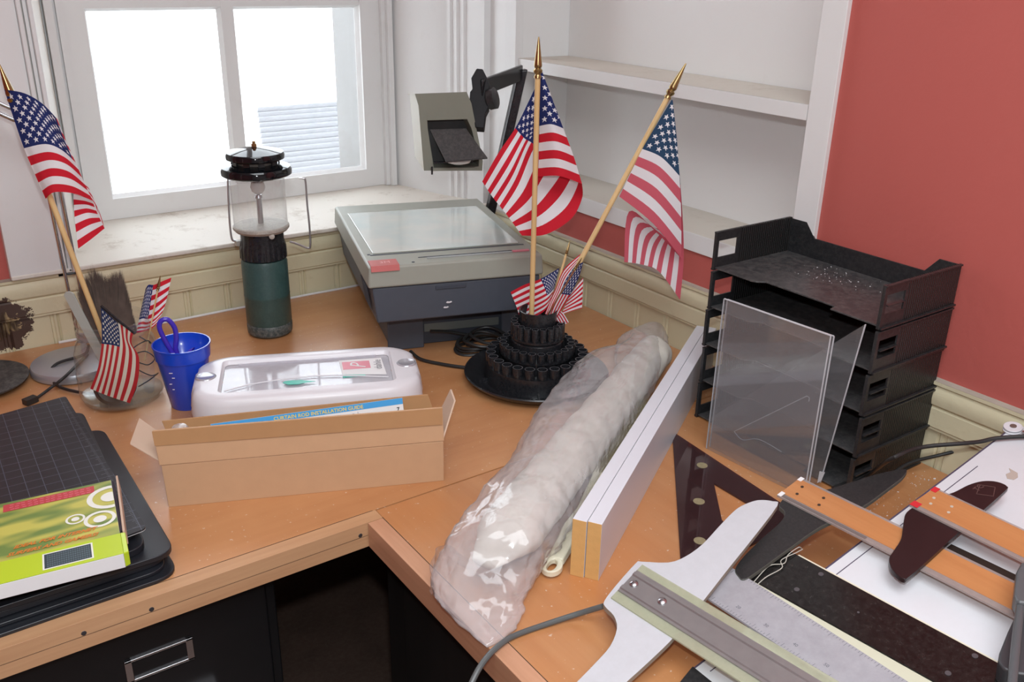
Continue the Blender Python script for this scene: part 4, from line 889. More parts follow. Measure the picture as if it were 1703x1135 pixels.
def ring(u, v, r0, r1, m, z):
    n = 28; us = []
    b.grid([[kp(max(0.0005, u+math.cos(a)*r), v+math.sin(a)*r, z) for a in [2*PI*k/n for k in range(n+1)]] for r in (r0, r1)], m)
for u, v, s in ((.004, .140, 1.0), (.020, .090, .66), (.048, .103, .40)):
    ring(u, v, .0001, .012*s*1.0, KWH, zt+.0003)
    ring(u, v, .022*s, .029*s, KWH, zt+.0003)
b.face([kp(.022, .160, zt+.0002), kp(.130, .160, zt+.0002), kp(.130, .178, zt+.0002), kp(.022, .178, zt+.0002)], KRED)
for j in range(3):
    for k in range(14): u = .026+k*.007+random.uniform(0, .002); v = .1625+j*.0055; b.face([kp(u, v, zt+.0003), kp(u+.0045, v, zt+.0003), kp(u+.0045, v+.0012, zt+.0003), kp(u, v+.0012, zt+.0003)], PINKLAB)
b.face([kp(.150, .150, zt+.0003), kp(.210, .150, zt+.0003), kp(.210, .178, zt+.0003), kp(.150, .178, zt+.0003)], PAPERW)
for k in range(9): u = .152+k*.004; b.face([kp(u, .166, zt+.0004), kp(u+.0024, .166, zt+.0004), kp(u+.0024, .171, zt+.0004), kp(u, .171, zt+.0004)], BLKINK)
b.text('IDEAL FOR INTERNET', kp(.118, .0670, zt+.0005), -ks, ke, .0094, KOR, shear=.45, bold=.035)
b.text('SURFERS AND GAMERS!', kp(.125, .0530, zt+.0005), -ks, ke, .0094, KOR, shear=.45, bold=.035)
q = lambda a0, a1, v0, v1, z, m: b.face([kp(a0, v0, z), kp(a1, v0, z), kp(a1, v1, z), kp(a0, v1, z)], m)
q(.032, .087, .006, .040, zt+.0002, KWH); q(.034, .085, .008, .038, zt+.0003, KDK)
for j in range(6):
    for k in range(19): q(.0355+k*.0025, .0373+k*.0025, .0098+j*.0045, .0128+j*.0045, zt+.0004, KKEY)
b.build('cover_print', bx, fix=False)
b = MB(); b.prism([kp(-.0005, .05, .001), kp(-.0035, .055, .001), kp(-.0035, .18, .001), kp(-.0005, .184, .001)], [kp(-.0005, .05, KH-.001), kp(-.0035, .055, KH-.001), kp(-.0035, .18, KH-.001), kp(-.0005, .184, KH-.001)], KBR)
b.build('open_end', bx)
b = MB(); b.prism([kp(-.005, .048, 0), kp(-.0075, .050, 0), kp(-.0105, .190, 0), kp(-.008, .190, 0)], [kp(-.003, .048, KH+.001), kp(-.006, .050, KH+.001), kp(-.009, .190, KH+.002), kp(-.0065, .190, KH+.002)], CARDP); b.build('end_flap', t, bevel=.0004)
b = MB(); b.prism([kp(.0, .001, 0), kp(-.006, .004, 0), kp(-.006, .048, 0), kp(.0, .048, 0)], [kp(0, .001, KH), kp(-.006, .004, KH-.001), kp(-.006, .048, KH-.001), kp(0, .048, KH)], LIME); b.build('end_tab', t, bevel=.001)
# ============================================================= roll in a plastic bag
t = thing('wrapped_roll', 'off-white cloth roll inside a crumpled clear plastic bag across the worktops', 'roll', (.82, .96, TZ))
SEC = [((1062, 566), (1106, 568), .060), ((1025, 592), (1110, 594), .080), ((1019, 613), (1101, 614), .086), ((962, 630), (1082, 664), .092), ((905, 693), (1050, 714), .092), ((870, 749), (1016, 768), .092),
       ((836, 812), (978, 828), .094), ((778, 882), (946, 890), .094), ((748, 925), (908, 948), .088), ((718, 970), (882, 985), .054), ((752, 1030), (866, 1030), .022), ((806, 1080), (836, 1066), .006)]
def bagsec(sec, N=44, k=1., z0=.0, pad=0):
    (lx, ly), (rx, ry), h = sec
    L = P(lx, ly, h*.30); R = P(rx, ry, h*.30); L.z = R.z = TZ; c = (L+R)/2; s = (R-L)/2*k; out = []
    for i in range(N):
        a = 2*PI*i/N; ca, sa = math.cos(a), math.sin(a)
        z = h*.5+h*.5*sa*(abs(sa)**-.15 if sa else 1); out.append(c+s*math.copysign(abs(ca)**.9, ca)+V((0, 0, max(.0012, z))))
    return out
def interp(secs, n):
    out = []
    for i in range(len(secs)-1):
        for k in range(n):
            f = k/n; a, b = secs[max(0, i-1)], secs[i]; c, d = secs[i+1], secs[min(len(secs)-1, i+2)]
            g = lambda p0, p1, p2, p3: .5*((2*p1)+(p2-p0)*f+(2*p0-5*p1+4*p2-p3)*f*f+(3*p1-p0-3*p2+p3)*f**3)
            out.append(((g(a[0][0], b[0][0], c[0][0], d[0][0]), g(a[0][1], b[0][1], c[0][1], d[0][1])), (g(a[1][0], b[1][0], c[1][0], d[1][0]), g(a[1][1], b[1][1], c[1][1], d[1][1])), g(a[2], b[2], c[2], d[2])))
    out.append(secs[-1]); return out
rows = []
ax0, ax1 = V((1.195, 1.178, TZ)), V((.535, .790, TZ)); axd = (ax1-ax0).normalized()
rad = lambda f: .037+.010*f
sd = V((-axd.y, axd.x, 0))
for i in range(120):
    f = i/119; c = ax0+(ax1-ax0)*f-sd*.006; r = rad(f)*(.3 if i == 0 else .6 if i == 1 else .85 if i == 2 else 1)*(1 if f < .90 else 1-(f-.90)*6); row = []
    c = c+V((0, 0, .0405))
    for j in range(40):
        a = 2*PI*j/40; d = sd*math.cos(a)+V((0, 0, 1))*math.sin(a)*(.037/rad(f))*(1 if f < .9 else 1-(f-.9)*5)
        q = V((f*30, math.cos(a)*1.2, math.sin(a)*1.2)); dn = noise.noise(q)*.0030+noise.noise(V((f*9+a*.8, 3.1, a*.5)))*.002-.0015*abs(math.sin(f*34+a*.8))**8
        row.append(c+d*(r+dn-.0015))
    rows.append(row)
b = MB(); b.grid(rows, CLOTHR, True, True); b.build('cloth_roll', t, ang=80)
S2 = interp(SEC, 9); rows = []
for i, s in enumerate(S2):
    r = bagsec(s, 72); c = sum(r, V((0, 0, 0)))/len(r); nr = []
    amp = .0035 if i < 60 else .007
    for j, p in enumerate(r):
        d = (p-c); L_ = d.length
        if L_ < 1e-6: nr.append(p); continue
        d /= L_
        n1 = noise.noise(p*22)*.9+abs(noise.noise(p*48+V((4, 0, 0))))*.8-.25+noise.noise(p*110)*.22
        edge = min(1, i/6)
        q = p+d*(n1*amp+.0025*(abs(noise.noise(p*30+V((7, 7, 0)))) < .08))*edge; q.z = max(q.z, TZ+.0012); nr.append(q)
    rows.append(nr)
b = MB(); b.grid(rows, PBAG, True, True); b.build('plastic_bag', t, ang=180)
b = MB(); rows = []                       # crumpled open mouth of the bag, standing up at the near left
base = [P(x, y, .002) for x, y in ((719, 990), (722, 960), (728, 935), (742, 925), (765, 940), (790, 955), (830, 975))]
topp = [P(x, y, .045) for x, y in ((716, 962), (722, 925), (735, 906), (752, 912), (775, 935), (810, 950), (850, 965))]
A = cr(base, 8); B = cr(topp, 8)
for k in range(9):
    f = k/8; rows.append([a*(1-f)+c*f+V((noise.noise(a*50+V((0, 0, f*3)))*.006, noise.noise(a*45+V((5, 0, f*3)))*.006, noise.noise(a*40+V((9, f, 0)))*.006*f)) for a, c in zip(A, B)])
b.grid(rows, PBAG); b.build('bag_mouth', t, ang=180, fix=False)
# ============================================================= brush with cream handle
hd0 = V((.612, .768, TZ)); hdir = (V((1.085, 1.072, 0))-V((.612, .768, 0))).normalized(); hs = V((-hdir.y, hdir.x, 0))
t = thing('scrub_brush', 'brush with cream plastic handle and golden bristles beside the bagged roll', 'brush', hd0+hdir*.2)
b = MB()
def hprof(u): return .0145 if u < .10 else .0145-(u-.10)*.07 if u < .16 else .0105+(u-.16)*.1
out = []
N = 14
for k in range(N+1): a = PI/2+PI*k/N; out.append((.0145+math.cos(a)*.0145, math.sin(a)*.0145))
lw = [(u, -hprof(u)) for u in (.03, .06, .10, .13, .16, .20, .24)]; up = [(u, -w_) for u, w_ in reversed(lw)]
pts = out+lw+up
hf = lambda u, w_, z: hd0+hdir*u+hs*w_+V((0, 0, z+u*.06))
hole = [(.016+.0095*math.cos(a)*1.25, .0058*math.sin(a)) for a in [2*PI*k/20 for k in range(20)]]
# handle built as a ring of quads round the hanging hole, then the solid grip
ringo = [(.016+.0165*math.cos(a), .0142*math.sin(a)) for a in [2*PI*k/20 for k in range(20)]]
b.grid([[hf(u, v, z) for u, v in pr] for pr, z in ((hole, .004), (ringo, .003), (ringo, .013), (hole, .0115), (hole, .004))], CREAMP, True)
b.prism([hf(.029, -.012, .003), hf(.10, -.0145, .003), hf(.14, -.010, .003), hf(.24, -.016, .003), hf(.24, .016, .003), hf(.14, .010, .003), hf(.10, .0145, .003), hf(.029, .012, .003)],
        [hf(.029, -.010, .013), hf(.10, -.0125, .016), hf(.14, -.008, .016), hf(.24, -.014, .014), hf(.24, .014, .014), hf(.14, .008, .016), hf(.10, .0125, .016), hf(.029, .010, .013)], CREAMP)
b.build('handle', t, bevel=.0025, seg=3)
b = MB(); b.prism([hf(.235, -.022, .0), hf(.50, -.022, -.014), hf(.50, .016, -.014), hf(.235, .016, 0)], [hf(.235, -.022, .012), hf(.50, -.022, -.004), hf(.50, .016, -.004), hf(.235, .016, .012)], CREAMP); b.build('brush_head', t, bevel=.002)
b = MB(); k_ = b.mi(BRISTW)
for i in range(64):
    for j in range(9):
        u = .242+i*.0040; v = -.021+j*.0045; p = hf(u, v, .010-.014*(i/64)); e = p+V((random.uniform(-.002, .002), random.uniform(-.002, .002), .022+.003*random.random())); r = .0007
        n0 = len(b.v); b.v += [p+V((r, 0, 0)), p+V((-r*.5, r*.87, 0)), p+V((-r*.5, -r*.87, 0)), e]; b.f += [[n0, n0+1, n0+3], [n0+1, n0+2, n0+3], [n0+2, n0, n0+3]]; b.m += [k_]*3
o = b.build('bristles', t, fix=False); o['kind'] = 'stuff'
# ============================================================= two planks on edge
pd = V((.846, .533, 0)).normalized(); pn = V((-pd.y, pd.x, 0)); q0 = V((.6645, .728, TZ)); LEN = .735
for k, lab in ((0, 'white laminated plank on edge, nearer the tray stack'), (1, 'white laminated plank on edge, nearer the plastic bagged roll')):
    o0 = q0+pn*(.0195*k+.0004)-pd*(.002*k); b = MB(); w_ = .0188
    b.prism([o0, o0+pn*w_, o0+pn*w_+pd*LEN, o0+pd*LEN], [o0+V((0, 0, .086)), o0+pn*w_+V((0, 0, .086)), o0+pn*w_+pd*LEN+V((0, 0, .086)), o0+pd*LEN+V((0, 0, .086))], BOARDW)
    b.m[2] = b.mi(MDF); b.m[4] = b.mi(MDF)
    o = b.build('shelf_plank', bevel=.0006); tag(o, lab, 'plank', 'white planks standing on edge')
# ============================================================= letter trays
TX0, TX1, TY0, TY1 = 1.106, 1.294, .676, .990; TP = .0676
RIB = (lambda n: n)(NT('ribbed_black_plastic')); g_ = RIB.n('ShaderNodeTexCoord').outputs['Object']; s_x = RIB.n('ShaderNodeSeparateXYZ'); RIB.l(g_, s_x.inputs[0]); rb = RIB.math('SINE', RIB.math('MULTIPLY', s_x.outputs[0], 1250)); RIB.bump(rb, .7, .0008)
RIB.b.inputs['Base Color'].default_value = (.016, .016, .016, 1); RIB.b.inputs['Roughness'].default_value = .38; RIB = RIB.m
TRF = M('tray_floor_plastic', (.040, .040, .042), .38, dust=.22, nscale=14)
TRAYL = ['topmost black letter tray of the stack against the red wall', 'second black letter tray from the top of the stack', 'middle black letter tray of the stack of five', 'second black letter tray from the bottom of the stack', 'bottom black letter tray resting on the worktop']
def tray_parts(t):
    X0, X1, Y0, Y1 = TX0, TX1, TY0, TY1; Z = TZ
    b = MB(); n0, n1 = Y0+.085, Y0+.225
    q = [(X0+.003, Y0+.003), (X1-.003, Y0+.003), (X1-.003, Y1-.003), (X0+.003, Y1-.003), (X0+.003, n1+.008), (X0+.006, n1), (X0+.018, n1-.010), (X0+.018, n0+.006), (X0+.016, n0), (X0+.003, n0-.002)]
    b.prism([V((x, y, Z+.0035)) for x, y in q], [V((x, y, Z+.006)) for x, y in q], TRF); b.build('tray_floor', t, bevel=.0008)
    for y, s, nm in ((Y0, 1, 'side_panel'), (Y1, -1, 'side_panel')):
        b = MB(); th = .0028; ya, yb = (y, y+th) if s > 0 else (y-th, y)
        hz_ = .0655; bx_ = lambda x0, x1, z0, z1, m=BLKM, e=0: b.box((x0, ya-e, Z+z0), (x1, yb+e, Z+z1), m)
        bx_(X0, X0+.007, .001, hz_, e=.0012); bx_(X0+.007, X0+.058, .0008, .022); bx_(X0+.007, X0+.058, .050, hz_); bx_(X0+.052, X0+.0585, .022, .050); bx_(X0+.0587, X1, .0008, hz_, RIB)
        pan = b.build(nm, t, bevel=.0004)
        b = MB(); yo = (ya-.004, ya) if s > 0 else (yb, yb+.004); b.box((X0+.002, yo[0], Z+.0008), (X1-.001, yo[1], Z+.0034), BLKM); b.build('ledge', pan)
        b = MB(); b.box((X0+.001, yo[0]+.0015 if s > 0 else yo[0], Z+.0632), (X1-.001, yo[1] if s > 0 else yo[1]-.0015, Z+.0655), BLKM)
        if s > 0: b.box((X0+.010, yo[0]+.001, Z+.034), (X0+.052, yb, Z+.0355), BLKM)
        b.build('rim', pan)
    b = MB(); q = [(Y0+.003, .001), (Y1-.003, .001), (Y1-.003, .064), (Y1-.035, .064), (Y1-.055, .040), (Y0+.055, .040), (Y0+.035, .064), (Y0+.003, .064)]
    b.prism([V((X1-.0028, y, Z+z)) for y, z in q], [V((X1-.0002, y, Z+z)) for y, z in q], BLKM); b.build('back_panel', t, bevel=.0005)
tbase = V(((TX0+TX1)/2, (TY0+TY1)/2, TZ))
first = thing('letter_tray', TRAYL[4], 'tray', tbase, 'stack of black letter trays'); tray_parts(first)
def copy_tree(o, parent=None):
    c = o.copy(); COL.objects.link(c)
    if parent is not None: c.parent = parent
    for ch in [x for x in D.objects if x.parent is o]: copy_tree(ch, c)
    return c
for k in range(1, 5):
    c = copy_tree(first); c.location = tbase+V((.0006*k, (-.0012, .0012, -.0008, 0)[k-1], TP*k)); c['label'] = TRAYL[4-k]
# dust crumbs on the top tray
b = MB()
for i in range(70):
    x = random.uniform(1.20, 1.285); y = random.gauss(.84, .035); s = random.choice((.0006, .0009, .0013)); z = TZ+TP*4+.0062
    pts = [V((x+random.uniform(-s, s), y+random.uniform(-s, s), z)) for _ in range(3)]; b.prism(pts, [p+V((0, 0, s*.6)) for p in pts], PAPERW)
o = b.build('plaster_dust'); tag(o, 'white plaster dust on the floor of the topmost letter tray', 'debris', kind='stuff')
# ============================================================= acrylic holder
t = thing('sign_holder', 'clear acrylic sign holder leaning in front of the letter trays', 'holder', (1.05, .80, TZ))
hA, hB = V((1.038, .898, 0)), V((1.051, .712, 0)); lean = V((.002, .0, 0)); hh = .262
def sheet(b, pts, nn, th=.0022, m=ACRY): b.prism(pts, [p+nn*th for p in pts], m)
nx_ = V((.997, .07, 0)).normalized()
for k, nm in ((0, 'front_sheet'), (1, 'rear_sheet')):
    o_ = nx_*(.0085*k); hk = hh-.003*k
    q = [V((hA.x, hA.y, TZ+.001))+o_, V((hB.x, hB.y, TZ+.001))+o_, V((hB.x, hB.y, TZ+hk))+o_+lean, V((hA.x, hA.y, TZ+hk))+o_+lean]
    b = MB(); sheet(b, q, nx_); pnl = b.build(nm, t, fix=True)
    b = MB(); b.obox(q[3]+V((0, 0, -.0002)), q[2]-q[3], nx_*.0023, (0, 0, .0012), ACRE); b.obox(q[1], (q[2]-q[1]), nx_*.0023, V((hB-hA).normalized())*.0010, ACRE)
    b.obox(q[0]-(hB-hA).normalized()*.0008, (q[3]-q[0]), nx_*.0023, (hB-hA).normalized()*.0008, ACRE); b.build('polished_edge', pnl)
G_ = lambda x, y: PX(x, y, 1.0905)
q = [G_(1438, 540), G_(1363, 803), PX(1290, 822, 1.0905), G_(1192, 752), G_(1182, 695)]
b = MB(); sheet(b, q, V((1, 0, 0)), .0022); lg = b.build('easel_leg', t)
b = MB(); d = (q[0]-q[1]).normalized(); b.obox(q[1], q[0]-q[1], (.0024, 0, 0), V((0, -.001, 0)), ACRE); b.build('polished_edge', lg)
G2 = lambda x, y: PX(x, y, 1.0898)
b = MB(); b.tube([G2(1221, 718), G2(1342, 659), G2(1346, 662), G2(1345, 668)], .0007, ACRE, 6); b.tube(cr([G2(1221, 718), G2(1235, 732), G2(1262, 731), G2(1300, 752)], 4), .0006, ACRE, 6); b.build('cutout_edge', lg)
b = MB(); b.prism([PX(1372, 786, 1.087), PX(1366, 800, 1.087), PX(1359, 804, 1.087), PX(1363, 784, 1.087)], [PX(1372, 786, 1.0895), PX(1366, 800, 1.0895), PX(1359, 804, 1.0895), PX(1363, 784, 1.0895)], ACRE); b.build('foot_tab', lg)
# ============================================================= smoked set square
t = thing('set_square', 'smoked maroon acrylic set square with three oval brass inlays on the worktop', 'set square', (.97, .78, TZ))
o3 = [V((1.028, .967, 0)), V((.790, .700, 0)), V((.995, .640, 0))]; 
i3 = [V((.963, .812, 0)), V((.893, .722, 0)), V((.962, .700, 0))]
o3 = [V((1.030, .969, 0)), V((.785, .702, 0)), V((.783, .672, 0)), V((1.002, .668, 0))]
i3 = [V((.965, .812, 0)), V((.900, .735, 0)), V((.895, .722, 0)), V((.965, .718, 0))]
b = MB(); N = 4; zb, zt_ = TZ+.0008, TZ+.0036
Z = lambda p, z: V((p.x, p.y, z))
ring0 = [[Z(p, zb) for p in o3], [Z(p, zt_) for p in o3], [Z(p, zt_) for p in i3], [Z(p, zb) for p in i3], [Z(p, zb) for p in o3]]
b.grid(ring0, SMOKE, True); b.build('plate', t)
for x, y in ((.988, .859), (.907, .787), (.835, .715)):
    b = MB(); n = 24; c = V((x, y, zt_+.0002)); dd = V((.675, .737, 0)).normalized(); ss = V((dd.y, -dd.x, 0))
    el = [c+dd*.0085*math.cos(2*PI*k/n)+ss*.0085*math.sin(2*PI*k/n) for k in range(n)]; b.prism(el, [p+V((0, 0, .0006)) for p in el], M('inlay_brass', (.36, .31, .18), .5, .3, var=.3, nscale=200)) ; b.build('inlay', t)
# ============================================================= drawing board
X0, X1 = .642, 1.276; Yb = .5385; BT = .014
t = thing('drawing_board', 'white drawing board tilted up toward the red wall under the T-squares', 'board', (.95, .2, TZ))
b = MB(); ye = -.18
b.prism([SL(X0, ye, -BT), SL(X1, ye, -BT), SL(X1, Yb, -BT), SL(X0, Yb, -BT)], [SL(X0, ye, -.0006), SL(X1, ye, -.0006), SL(X1, Yb, -.0006), SL(X0, Yb, -.0006)], DEDGE, mtop=DRAW); pb = b.build('panel', t, bevel=.0008)
b = MB()
def stripe(b, p, q, w_, off, m, th=.0004):
    p, q = V((*p, 0)), V((*q, 0)); d = (q-p).normalized(); s = V((-d.y, d.x, 0))*w_/2
    pts = [p-s, q-s, q+s, p+s]; b.prism([SL(a.x, a.y, off) for a in pts], [SL(a.x, a.y, off+th) for a in pts], m)
stripe(b, (X0+.01, Yb-.016), (X1-.12, Yb-.016), .0011, -.0005, LINE, .0003); b.build('border_line', pb)
b = MB(); stripe(b, (X0, Yb-.001), (X1, Yb-.001), .002, -.0005, LINE, .0004); b.build('edge_line', pb)
b = MB(); c = SL(1.255, .520, 0)
def sdisc(b, x, y, r, z0, z1, m, n=28): b.prism([SL(x+r*math.cos(2*PI*k/n), y+r*math.sin(2*PI*k/n), z0) for k in range(n)], [SL(x+r*math.cos(2*PI*k/n), y+r*math.sin(2*PI*k/n), z1) for k in range(n)], m)
sdisc(b, 1.258, .534, .0125, 0, .002, WPL); sdisc(b, 1.258, .534, .009, .002, .004, WPL); sdisc(b, 1.258, .534, .0125, .004, .006, WPL); pu = b.build('pulley', t, bevel=.0008)
b = MB(); sdisc(b, 1.258, .534, .0045, .0061, .007, M('pulley_screw', (.25, .20, .17), .4, .5), 14); b.build('screw', pu)
b = MB(); stripe(b, (1.258, .520), (1.245, .40), .004, .003, STEEL, .002); b.build('guide_rod', t)
b = MB(); sdisc(b, 1.259, .503, .012, .012, .024, BLKP); sdisc(b, 1.259, .503, .008, .0, .0119, BLKP); b.build('clamp_knob', t, bevel=.001)
b = MB(); q = [(1.105, .470), (1.112, .476), (1.120, .474), (1.126, .480), (1.124, .467), (1.116, .462), (1.108, .463)]; q = [(x+.052, y+.012) for x, y in q]
b.prism([SL(x, y, -.0004) for x, y in q], [SL(x, y, .0001) for x, y in q], M('worn_patch', (.50, .42, .36), .8)); b.build('worn_patch', pb)
# ============================================================= T-squares
S5 = lambda x, y, o=.05: (lambda d: CAM+d*((TZ+SLB+o-CAM.z+SLA*CAM.x)/(d.z-SLA*d.x)))(ray(x, y))
def on_slope(pts, o): return [(p.x, p.y) for p in (S5(x, y, o) for x, y in pts)]
def splate(b, pts, z0, z1, m, side=None): b.prism([SL(x, y, z0) for x, y in pts], [SL(x, y, z1) for x, y in pts], m, mside=side)
def smooth2(pts, n=5): return [(p.x, p.y) for p in cr([V((x, y, 0)) for x, y in pts], n, True)]
# black straightedge with string
t = thing('straightedge', 'long black straightedge with thin string tied round its far end', 'straightedge', SL(.82, .4, .004)); ea = (.780, .592); d_ = V((.012, -1, 0)).normalized(); s_ = V((1, .012, 0)); 
bl = lambda u, v: (.780+.095*u+v*(1-.30*u), .588-u-v*.13)
b = MB(); splate(b, [bl(-.004, 0), bl(.43, 0), bl(.43, .070), bl(-.004, .070)], .0035, .0075, M('glossy_black_blade', (.006, .006, .006), .18, dust=.05)); bb = b.build('blade', t, bevel=.0006)
b = MB(); splate(b, [bl(.034, -.012), bl(.43, -.030), bl(.43, -.0004), bl(.010, -.0004)], .0040, .0065, M('cream_edge_strip', (.60, .60, .46), .35)); b.build('edge_strip', t, bevel=.0005)
b = MB(); splate(b, [bl(.008, .0704), bl(.43, .0704), bl(.43, .0728), bl(.008, .0728)], .0040, .0065, CREAMP); b.build('edge_strip', t)
for u, v in ((.052, .020), (.050, .060), (.235, .020), (.235, .062), (.12, .035)):
    b = MB(); x, y = bl(u, v); sdisc(b, x, y, .0032 if u != .12 else .0014, .0076, .0082, M('dull_rivet', (.14, .14, .15), .4, .6), 14); b.build('rivet', bb)
b = MB(); pS = [(1255, 977), (1300, 942), (1326, 924)]; 
pp = lambda u, v, z: SL(*bl(u, v), z)
b.tube(cr([pp(.016, -.018, .004), pp(.012, .0, .0090), pp(.004, .030, .0098), pp(.012, .044, .0105), pp(.003, .060, .0098), pp(.0, .080, .009), pp(.0, .086, .004)], 6), .0006, M('grey_string', (.5, .48, .42), .8), 6); b.tube(cr([pp(.020, -.016, .004), pp(.016, .01, .0090), pp(.016, .036, .0100), pp(.006, .046, .0110), pp(.006, .070, .0098), pp(.003, .084, .006)], 6), .0006, D.materials['grey_string'], 6)
b.build('string', t, label='thin knotted string')
# large wooden T-square
t = thing('t_square', 'large wooden T-square with a black head, lying across the board', 't-square', SL(.93, .45, .01), 'T-squares on the drawing board')
hpts = smooth2(on_slope([(1223, 945), (1228, 958), (1238, 964), (1262, 949), (1313, 912), (1365, 876), (1430, 846), (1478, 812), (1503, 792), (1505, 780), (1461, 788), (1415, 802), (1376, 814), (1353, 813), (1325, 812), (1296, 838), (1305, 852), (1298, 868), (1270, 893), (1240, 922)], .0165), 4)
b = MB(); splate(b, hpts, .0100, .0165, HEADB, side=M('worn_head_edge', (.10, .10, .085), .6)); b.build('head', t, bevel=.001)
dB = V((.016, -.30, 0)).normalized(); sB = V((1, .05, 0)).normalized(); bo = V((.9075, .6545, 0)); w_ = .0500
bf = lambda u, v: ((bo+dB*u+sB*v).x, (bo+dB*u+sB*v).y)
b = MB(); splate(b, [bf(0, .008), bf(.45, .008), bf(.45, w_-.004), bf(0, w_-.004)], .0168, .0198, BLADEW); bw = b.build('blade', t, bevel=.0005)
for a_, c_ in ((0, .0078), (w_-.0038, w_)):
    b = MB(); splate(b, [bf(.0, a_), bf(.45, a_), bf(.45, c_), bf(.0, c_)], .0168, .0192, CLEARE); b.build('clear_edge', t)
b = MB(); splate(b, [bf(.004, .0018), bf(.13, .0018), bf(.13, .0062), bf(.004, .0062)], .0193, .0196, M('grey_scale', (.16, .13, .12), .6)); b.build('scale_strip', bw)
for a_ in ((0, .0, .006, .0095), (0, w_-.008, .006, w_)):
    b = MB(); splate(b, [bf(a_[0], a_[1]), bf(a_[2], a_[1]), bf(a_[2], a_[3]), bf(a_[0], a_[3])], .0199, .0203, PAPERW); b.build('corner_patch', bw)
for u, v in ((.014, .034), (.018, .018), (.048, .033), (.052, .018)):
    b = MB(); x, y = bf(u, v); sdisc(b, x, y, .0021, .0199, .0204, SCREW, 14); b.build('screw', bw)
# small wooden T-square
t = thing('t_square', 'small wooden T-square with a maroon black head and red corners, near the wall side', 't-square', SL(1.02, .45, .02), 'T-squares on the drawing board')
hp2 = smooth2(on_slope([(1503, 868), (1499, 895), (1487, 915), (1479, 928), (1481, 943), (1491, 955), (1503, 963), (1512, 959), (1545, 931), (1584, 895), (1625, 858), (1672, 816), (1675, 809), (1664, 803), (1648, 800), (1630, 801), (1610, 807), (1586, 819), (1563, 826), (1530, 838), (1508, 852)], .0265), 4)
b = MB(); splate(b, hp2, .0205, .0265, HEADM); h2 = b.build('head', t, bevel=.0012)
b = MB(); lc = V((1.104, .4815, 0))
def stext(b, s, x, y, off, size, m, ux=(1, 0), **k):
    o_ = SL(x, y, off); e1 = SL(x+ux[0], y+ux[1], off)-o_; e2 = SL(x-ux[1], y+ux[0], off)-o_; b.text(s, o_, e1, e2, size, m, **k)
LG = M('embossed_logo', (.10, .05, .045), .5)
q = on_slope([(1624, 822), (1652, 826), (1655, 811), (1630, 807)], .0266)
for a_, c_ in zip(q, q[1:]+q[:1]): stripe(b, a_, c_, .0010, .0266, LG, .0003)
_x, _y = on_slope([(1626, 821)], .0266)[0]; stext(b, 'TC', _x+.003, _y+.0015, .0268, .011, LG, bold=.02); b.build('logo', h2)
d2 = V((.0, -1, 0)); bo2 = V((.9935, .519, 0)); w2 = .050
bf2 = lambda u, v: (bo2.x+.012*u+v, bo2.y-u+v*-.04)
b = MB(); splate(b, [bf2(0, .0062), bf2(.42, .0062), bf2(.42, w2-.003), bf2(0, w2-.003)], .0268, .0298, BLADEW); b2 = b.build('blade', t, bevel=.0005)
for a_, c_ in ((0, .0060), (w2-.0028, w2)):
    b = MB(); splate(b, [bf2(0, a_), bf2(.42, a_), bf2(.42, c_), bf2(0, c_)], .0268, .0292, CLEARE); b.build('clear_edge', t)
for a_ in ((-.0005, 0, .010, .010), (-.0005, w2-.010, .007, w2)):
    b = MB(); splate(b, [bf2(a_[0], a_[1]), bf2(a_[2], a_[1]), bf2(a_[2], a_[3]), bf2(a_[0], a_[3])], .0299, .0304, REDP); b.build('red_corner', b2)
for u, v in ((.012, .030), (.016, .018), (.036, .030), (.040, .018)):
    b = MB(); x, y = bf2(u, v); sdisc(b, x, y, .0020, .0299, .0303, M('pale_rivet', (.55, .48, .38), .5) if (u, v) == (.012, .030) else D.materials['pale_rivet'], 12); b.build('rivet', b2)
# dark ruler between the wooden blades
b = MB(); q = on_slope([(1566, 918), (1582, 905), (1650, 937), (1760, 990), (1760, 1012), (1640, 953)], .004); splate(b, q, .0008, .004, M('dark_brown_ruler', (.035, .024, .020), .25))
o = b.build('ruler', bevel=.0004); tag(o, 'narrow dark brown ruler between the two wooden T-square blades', 'ruler')
# hazy plastic ruler
t = thing('ruler', 'long hazy grey plastic ruler lying beside the aluminium T-square blade', 'ruler', SL(.76, .5, .012))
rf = lambda u, v: (.714+.045*u+v*(1-.42*u), .6145-u-v*.10)
b = MB(); splate(b, [rf(0, 0), rf(.48, 0), rf(.48, .058), rf(0, .058)], .0120, .0145, RULERG); 
for k in range(88):
    u = .008+k*.0040; l_ = .006 if k % 5 == 0 else .003
    for v0 in (.001, .057-l_): q_ = [rf(u, v0), rf(u+.0004, v0), rf(u+.0004, v0+l_), rf(u, v0+l_)]; splate(b, q_, .0146, .0147, M('ruler_print', (.12, .12, .14), .6) if 'ruler_print' not in D.materials else D.materials['ruler_print'])
for k in range(9):
    x, y = rf(.014+k*.040, .012); stext(b, str(31-k*2 if False else (k+1)*10), x, y, .0147, .006, D.materials['ruler_print'], ux=(0, -1))
b.build('strip', t, fix=False)
